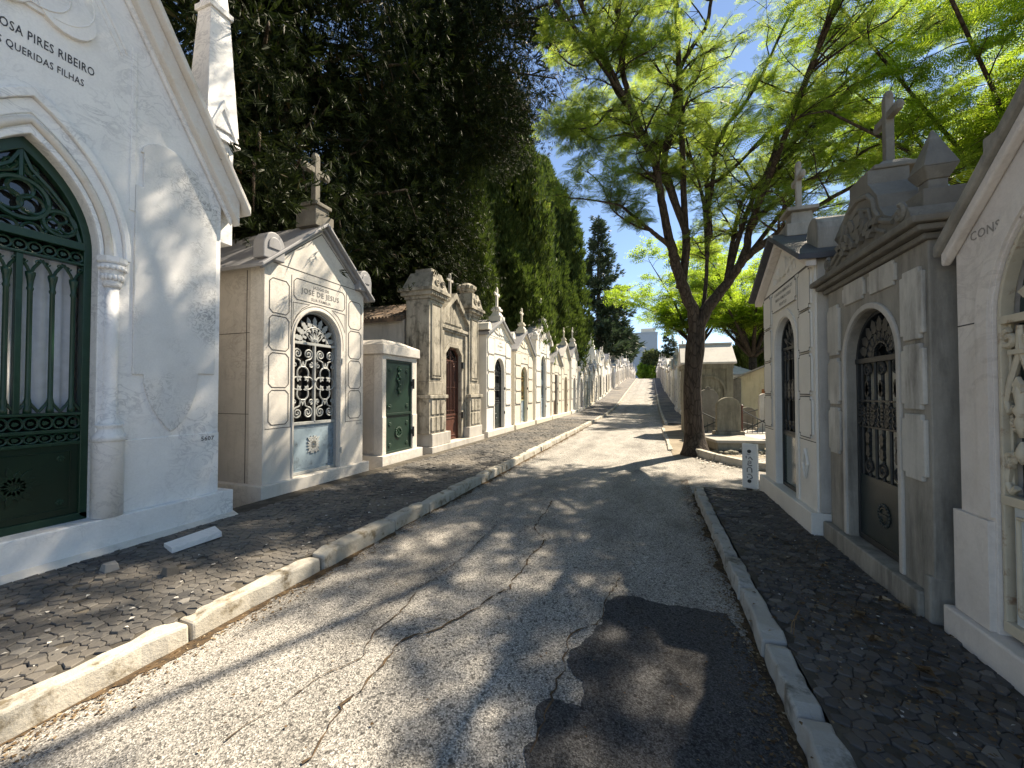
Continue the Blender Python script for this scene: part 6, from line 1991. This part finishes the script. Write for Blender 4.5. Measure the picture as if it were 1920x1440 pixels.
cypress("cypress_tree", "tallest sunlit column cypress, tip against the sky beside the dark overhanging crown", -7.9, 21.0, 0, 18.6, 2.5, 41, 26000, None, 6, 'cyp', (.35, .7), .16)
cypress("cypress_tree", "sunlit ragged cypress lobe hanging between the dark old cypress and the tall columns", -6.95, 13.8, 0, 11.0, 1.3, 46, 15000, None, 6, 'cyp', (.22, .42), .42)
cypress("cypress_tree", "round-shouldered cypress in front of the tallest column cypress", -7.2, 19.0, 0, 10.6, 1.75, 42, 15000, None, 6, 'cyp', (.28, .55), .30)
cypress("cypress_tree", "broad dark cypress to the right of the tallest one", -8.2, 31.0, .2, 19.0, 3.1, 43, 26000, None, 6, 'cyp', (.4, .8), .16)
cypress("cypress_tree", "lower bright-edged cypress leaning over the cream vaults", -8.0, 27.0, .05, 12.5, 2.4, 44, 17000, None, 6, 'cyp', (.35, .65), .28)
cypress("cypress_tree", "dark cypress right of the big tree, above the yellowish vault roof", 7.6, 34.5, .2, 7.2, 1.6, 45, 8000, None, 5, 'cyp', (.35, .6), .1)


def big_cypress(name, label, x, y, h, seed, nb, z0, rlow, rtop, trunkr, n_per=95, forks=3, bias=(0, 0), size=(.10, .22), knee=0.0):
    g = np.random.default_rng(seed); r = random.Random(seed)
    th = thing(name, label, "tree", (x, y, 0), 0, None)
    w = MB(); w.smooth = True
    stems = []
    for k in range(forks):
        a = 2 * PI * k / forks + .5
        e = Vector((1.1 * math.cos(a), 1.1 * math.sin(a), h * .85))
        pts = [Vector((.12 * math.cos(a), .12 * math.sin(a), -.3)), Vector((.2 * math.cos(a), .2 * math.sin(a), 2.5)), Vector((.55 * math.cos(a), .55 * math.sin(a), h * .4)), e]
        w.tube(pts, [trunkr, trunkr * .8, trunkr * .5, .05], 9); stems.append(pts)
    O = []; D = []; S = []
    for b in range(nb):
        f = (b + r.random()) / nb
        zz = z0 + (h - z0) * f
        a = r.uniform(0, 2 * PI)
        fk = max(0.0, (f - knee) / (1 - knee)) ** .7
        R_ = (rlow + (rtop - rlow) * fk) * r.uniform(.65, 1.1) * (1 if f < .85 else (1 - f) / .15 * .7 + .3)
        dx = math.cos(a) * R_ + bias[0] * fk; dy = math.sin(a) * R_ + bias[1] * fk
        s0 = Vector((0, 0, zz - .3 * R_)); e = Vector((dx, dy, zz + r.uniform(-.3, .5)))
        m1 = s0 + (e - s0) * .5 + Vector((0, 0, .35))
        tip = e + Vector((dx * .08, dy * .08, -r.uniform(.3, .9)))
        pts = [s0, m1, e, tip]
        w.tube(pts, [.06, .045, .025, .008], 5)
        for i in range(n_per):
            t_ = r.uniform(.22, 1) * 3
            k = min(2, int(t_)); q = pts[k] + (pts[k + 1] - pts[k]) * (t_ - k)
            j_ = .32 + .12 * R_
            q = q + Vector((r.gauss(0, j_), r.gauss(0, j_), r.gauss(0, j_ * .7) - .15))
            O.append(tuple(q))
            D.append((math.cos(a) * .5 + r.gauss(0, .5), math.sin(a) * .5 + r.gauss(0, .5), r.choice([-.9, -.5, .5]) + r.gauss(0, .3)))
            S.append(r.uniform(*size))
        for i in range(34):
            t_ = r.uniform(.02, .62) * 3
            k = min(2, int(t_)); q = pts[k] + (pts[k + 1] - pts[k]) * (t_ - k)
            O.append((q.x + r.gauss(0, .35), q.y + r.gauss(0, .35), q.z + r.gauss(0, .3) - .2)); D.append((r.gauss(0, 1), r.gauss(0, 1), r.gauss(-.3, .6))); S.append(r.uniform(.38, .62))
    for b in range(26):
        a = r.uniform(0, 2 * PI); z = r.uniform(2.6, 8.5); L = r.uniform(1.0, 2.4)
        s0 = Vector((math.cos(a) * .35, math.sin(a) * .35, z)); e = Vector((math.cos(a) * L, math.sin(a) * L, z + r.uniform(.0, 1.2)))
        w.tube([s0, s0 + (e - s0) * .5 + Vector((r.uniform(-.1, .1), 0, -.18)), e, e + Vector((math.cos(a) * .3, math.sin(a) * .3, .4))], [.05, .035, .02, .006], 5)
    w.build("trunk", M['bark_dark'], th, recalc=False)
    O = np.array(O); D = np.array(D); S = np.array(S)
    V = place(spray_tpl(9, 1.0, .055, .8, seed), O, D, g.normal(0, 1, O.shape), S)
    quads_mesh("crown", V, M['cyp_shaded'], th)
    print(name, V.shape[0])
    return th


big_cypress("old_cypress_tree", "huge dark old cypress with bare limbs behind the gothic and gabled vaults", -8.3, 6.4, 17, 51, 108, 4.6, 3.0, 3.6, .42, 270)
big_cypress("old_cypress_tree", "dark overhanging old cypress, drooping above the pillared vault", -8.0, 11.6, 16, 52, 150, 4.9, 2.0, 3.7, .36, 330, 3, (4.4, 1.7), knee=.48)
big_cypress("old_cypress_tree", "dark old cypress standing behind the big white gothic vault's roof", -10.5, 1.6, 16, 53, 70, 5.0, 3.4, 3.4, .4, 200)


def conifer(name, label, x, y, z0, h, rmax, seed, n_b, mat='cedar', group=None, size=(.8, 1.5), start=.12, per=9):
    g = np.random.default_rng(seed); r = random.Random(seed)
    th = thing(name, label, "tree", (x, y, z0), 0, group)
    w = MB(); w.smooth = True; w.tube([(0, 0, -.5), (0, 0, h * .5), (0, 0, h * .98)], [h * .018, h * .012, .03], 7)
    O = []; D = []; S = []
    for b in range(n_b):
        f = (b + r.random()) / n_b
        z = h * (start + (1 - start) * f); L = rmax * (1 - f) ** .8 * r.uniform(.55, 1.12) + .25; a = r.uniform(0, 2 * PI)
        e = Vector((math.cos(a) * L, math.sin(a) * L, z - L * .12 + .12 * L)); s0 = Vector((0, 0, z))
        w.tube([s0, e], [.06, .015], 4)
        for i in range(int(per * (1 - f) + 4)):
            t_ = r.uniform(.25, 1.05); q = s0 + (e - s0) * t_
            O.append((q.x + r.gauss(0, .25), q.y + r.gauss(0, .25), q.z + r.gauss(0, .22))); D.append((math.cos(a) + r.gauss(0, .35), math.sin(a) + r.gauss(0, .35), .15 + r.gauss(0, .25)))
            S.append(r.uniform(*size) * (.6 + .4 * (1 - f)))
    w.build("trunk", M['bark_dark'], th, recalc=False)
    O = np.array(O); n = len(O)
    V = place(spray_tpl(7, 1.0, .09, .75, seed), O, np.array(D), np.tile([0, 0, 1.0], (n, 1)) + g.normal(0, .2, (n, 3)), np.array(S))
    quads_mesh("crown", V, M[mat], th)
    return th


conifer("conifer_tree", "ragged blue-green conifer rising against the sky beyond the cypresses", -7.6, 63.0, hill(63), 26.5, 5.6, 61, 260, 'cedar', None, (.9, 1.7), .20, 12)
conifer("conifer_tree", "dark far conifer beside the blue-grey building at the road's crest", 6.5, 160.0, 4.7, 20, 5, 62, 120, 'cedar', None, (1.2, 2.2))


def bush(name, label, x, y, z0, h, rad, seed, n, mat='bush', size=(.5, 1.0)):
    g = np.random.default_rng(seed); r = random.Random(seed)
    th = thing(name, label, "tree", (x, y, z0), 0)
    w = MB(); w.tube([(0, 0, -.3), (0, 0, h * .5)], [.16, .08], 6); w.build("trunk", M['bark'], th)
    cl = [(r.uniform(-1, 1) * rad * .7, r.uniform(-1, 1) * rad * .7, h * r.uniform(.22, .85), rad * r.uniform(.35, .6)) for _ in range(14)]
    O = []
    for cx, cy, cz, cr in cl:
        v = unit(g.normal(0, 1, (n // 14, 3))) * cr * g.uniform(.7, 1.05, (n // 14, 1)); O.append(v + np.array([cx, cy, cz]))
    O = np.concatenate(O); k = len(O)
    V = place(spray_tpl(5, 1.0, .22, .9, seed), O, g.normal(0, 1, (k, 3)), g.normal(0, 1, (k, 3)), g.uniform(size[0], size[1], k))
    quads_mesh("crown", V, M[mat], th)


bush("broad_tree", "rounded green tree closing the top of the road", 2.8, 158, 4.7, 12.5, 6.0, 71, 3400, 'bush', (.8, 1.5))
bush("broad_tree", "small yellow-green tree at the end of the left row", -1.6, 152, 4.7, 7.0, 2.6, 72, 1600, 'jac_far', (.6, 1.0))
bush("broad_tree", "dark green tree behind the crest, left of the road's end", -8.8, 108, 4.7, 19, 5.0, 73, 4200, 'cedar', (.7, 1.3))

# ------------------------------------------------------------------ far buildings
th = thing("office_building", "plain blue-grey building rising beyond the crest of the road", "building", (-1.0, 212, 4.7), 0)
bw = stone("blue_grey_render", (.30, .38, .47), (.27, .34, .43), rough=.8)
m = MB(); m.box(-10, 4.4, 0, 14, -2, 26.5); m.box(-10.2, 4.6, -.2, 14.2, 26.5, 27.0); m.build("wall", bw, th)
m = MB(); m.box(-3.5, 3.5, 2, 9, 27, 29.2); m.build("roof", M['cream'], th)
th = thing("apartment_building", "far white and blue apartment block between the arched tomb and the yellowish vault", "building", (31.5, 169, 4.7), math.radians(-12))
m = MB(); m.box(-8, 8, 0, 12, -2, 14.2)
for k in range(5): m.box(-8.15, 8.15, -.5, .0, 2.4 * k + 1.0, 2.4 * k + 1.9)
m.build("wall", stone("white_blue_render", (.55, .62, .70), (.50, .57, .66), rough=.7), th)
for k in range(5):
    for i in range(6):
        m = MB(); m.box(-7.2 + 2.45 * i, -5.6 + 2.45 * i, -.06, .02, 2.4 * k + 1.95, 2.4 * k + 3.2); m.build("window", M['glass'], th)

# ------------------------------------------------------------------ light
SUN_EL, SX, SY = math.radians(50), .56, .83
h_ = math.hypot(SX, SY)
sv = Vector((SX / h_ * math.cos(SUN_EL), SY / h_ * math.cos(SUN_EL), math.sin(SUN_EL)))
sun = bpy.data.lights.new("sun", 'SUN')
sun.energy = 4.8; sun.angle = math.radians(.53); sun.color = (1.0, .93, .82)
so = bpy.data.objects.new("sun", sun); so.rotation_euler = sv.to_track_quat('Z', 'Y').to_euler(); so.location = sv * 60; COL.objects.link(so)
wd = bpy.data.worlds.new("World"); sc.world = wd; wd.use_nodes = True
nt = wd.node_tree; nt.nodes.clear()
sk = nt.nodes.new("ShaderNodeTexSky"); sk.sky_type = 'NISHITA'; sk.sun_disc = False
sk.sun_elevation = SUN_EL; sk.sun_rotation = math.atan2(SX, SY); sk.air_density = 1.0; sk.dust_density = .1; sk.ozone_density = 3.0; sk.altitude = 2500
bg = nt.nodes.new("ShaderNodeBackground"); bg.inputs["Strength"].default_value = .092
ow = nt.nodes.new("ShaderNodeOutputWorld")
nt.links.new(sk.outputs[0], bg.inputs[0]); nt.links.new(bg.outputs[0], ow.inputs[0])
sc.view_settings.view_transform = 'Standard'; sc.view_settings.look = 'None'
sc.view_settings.use_white_balance = True; sc.view_settings.white_balance_temperature = 7450; sc.view_settings.white_balance_tint = 10
sc.view_settings.exposure = 1.48; sc.view_settings.gamma = 1.0
sc.render.engine = 'CYCLES'
sc.cycles.max_bounces = 8; sc.cycles.diffuse_bounces = 4; sc.cycles.glossy_bounces = 3; sc.cycles.transmission_bounces = 4; sc.cycles.transparent_max_bounces = 4
sc.cycles.use_denoising = True
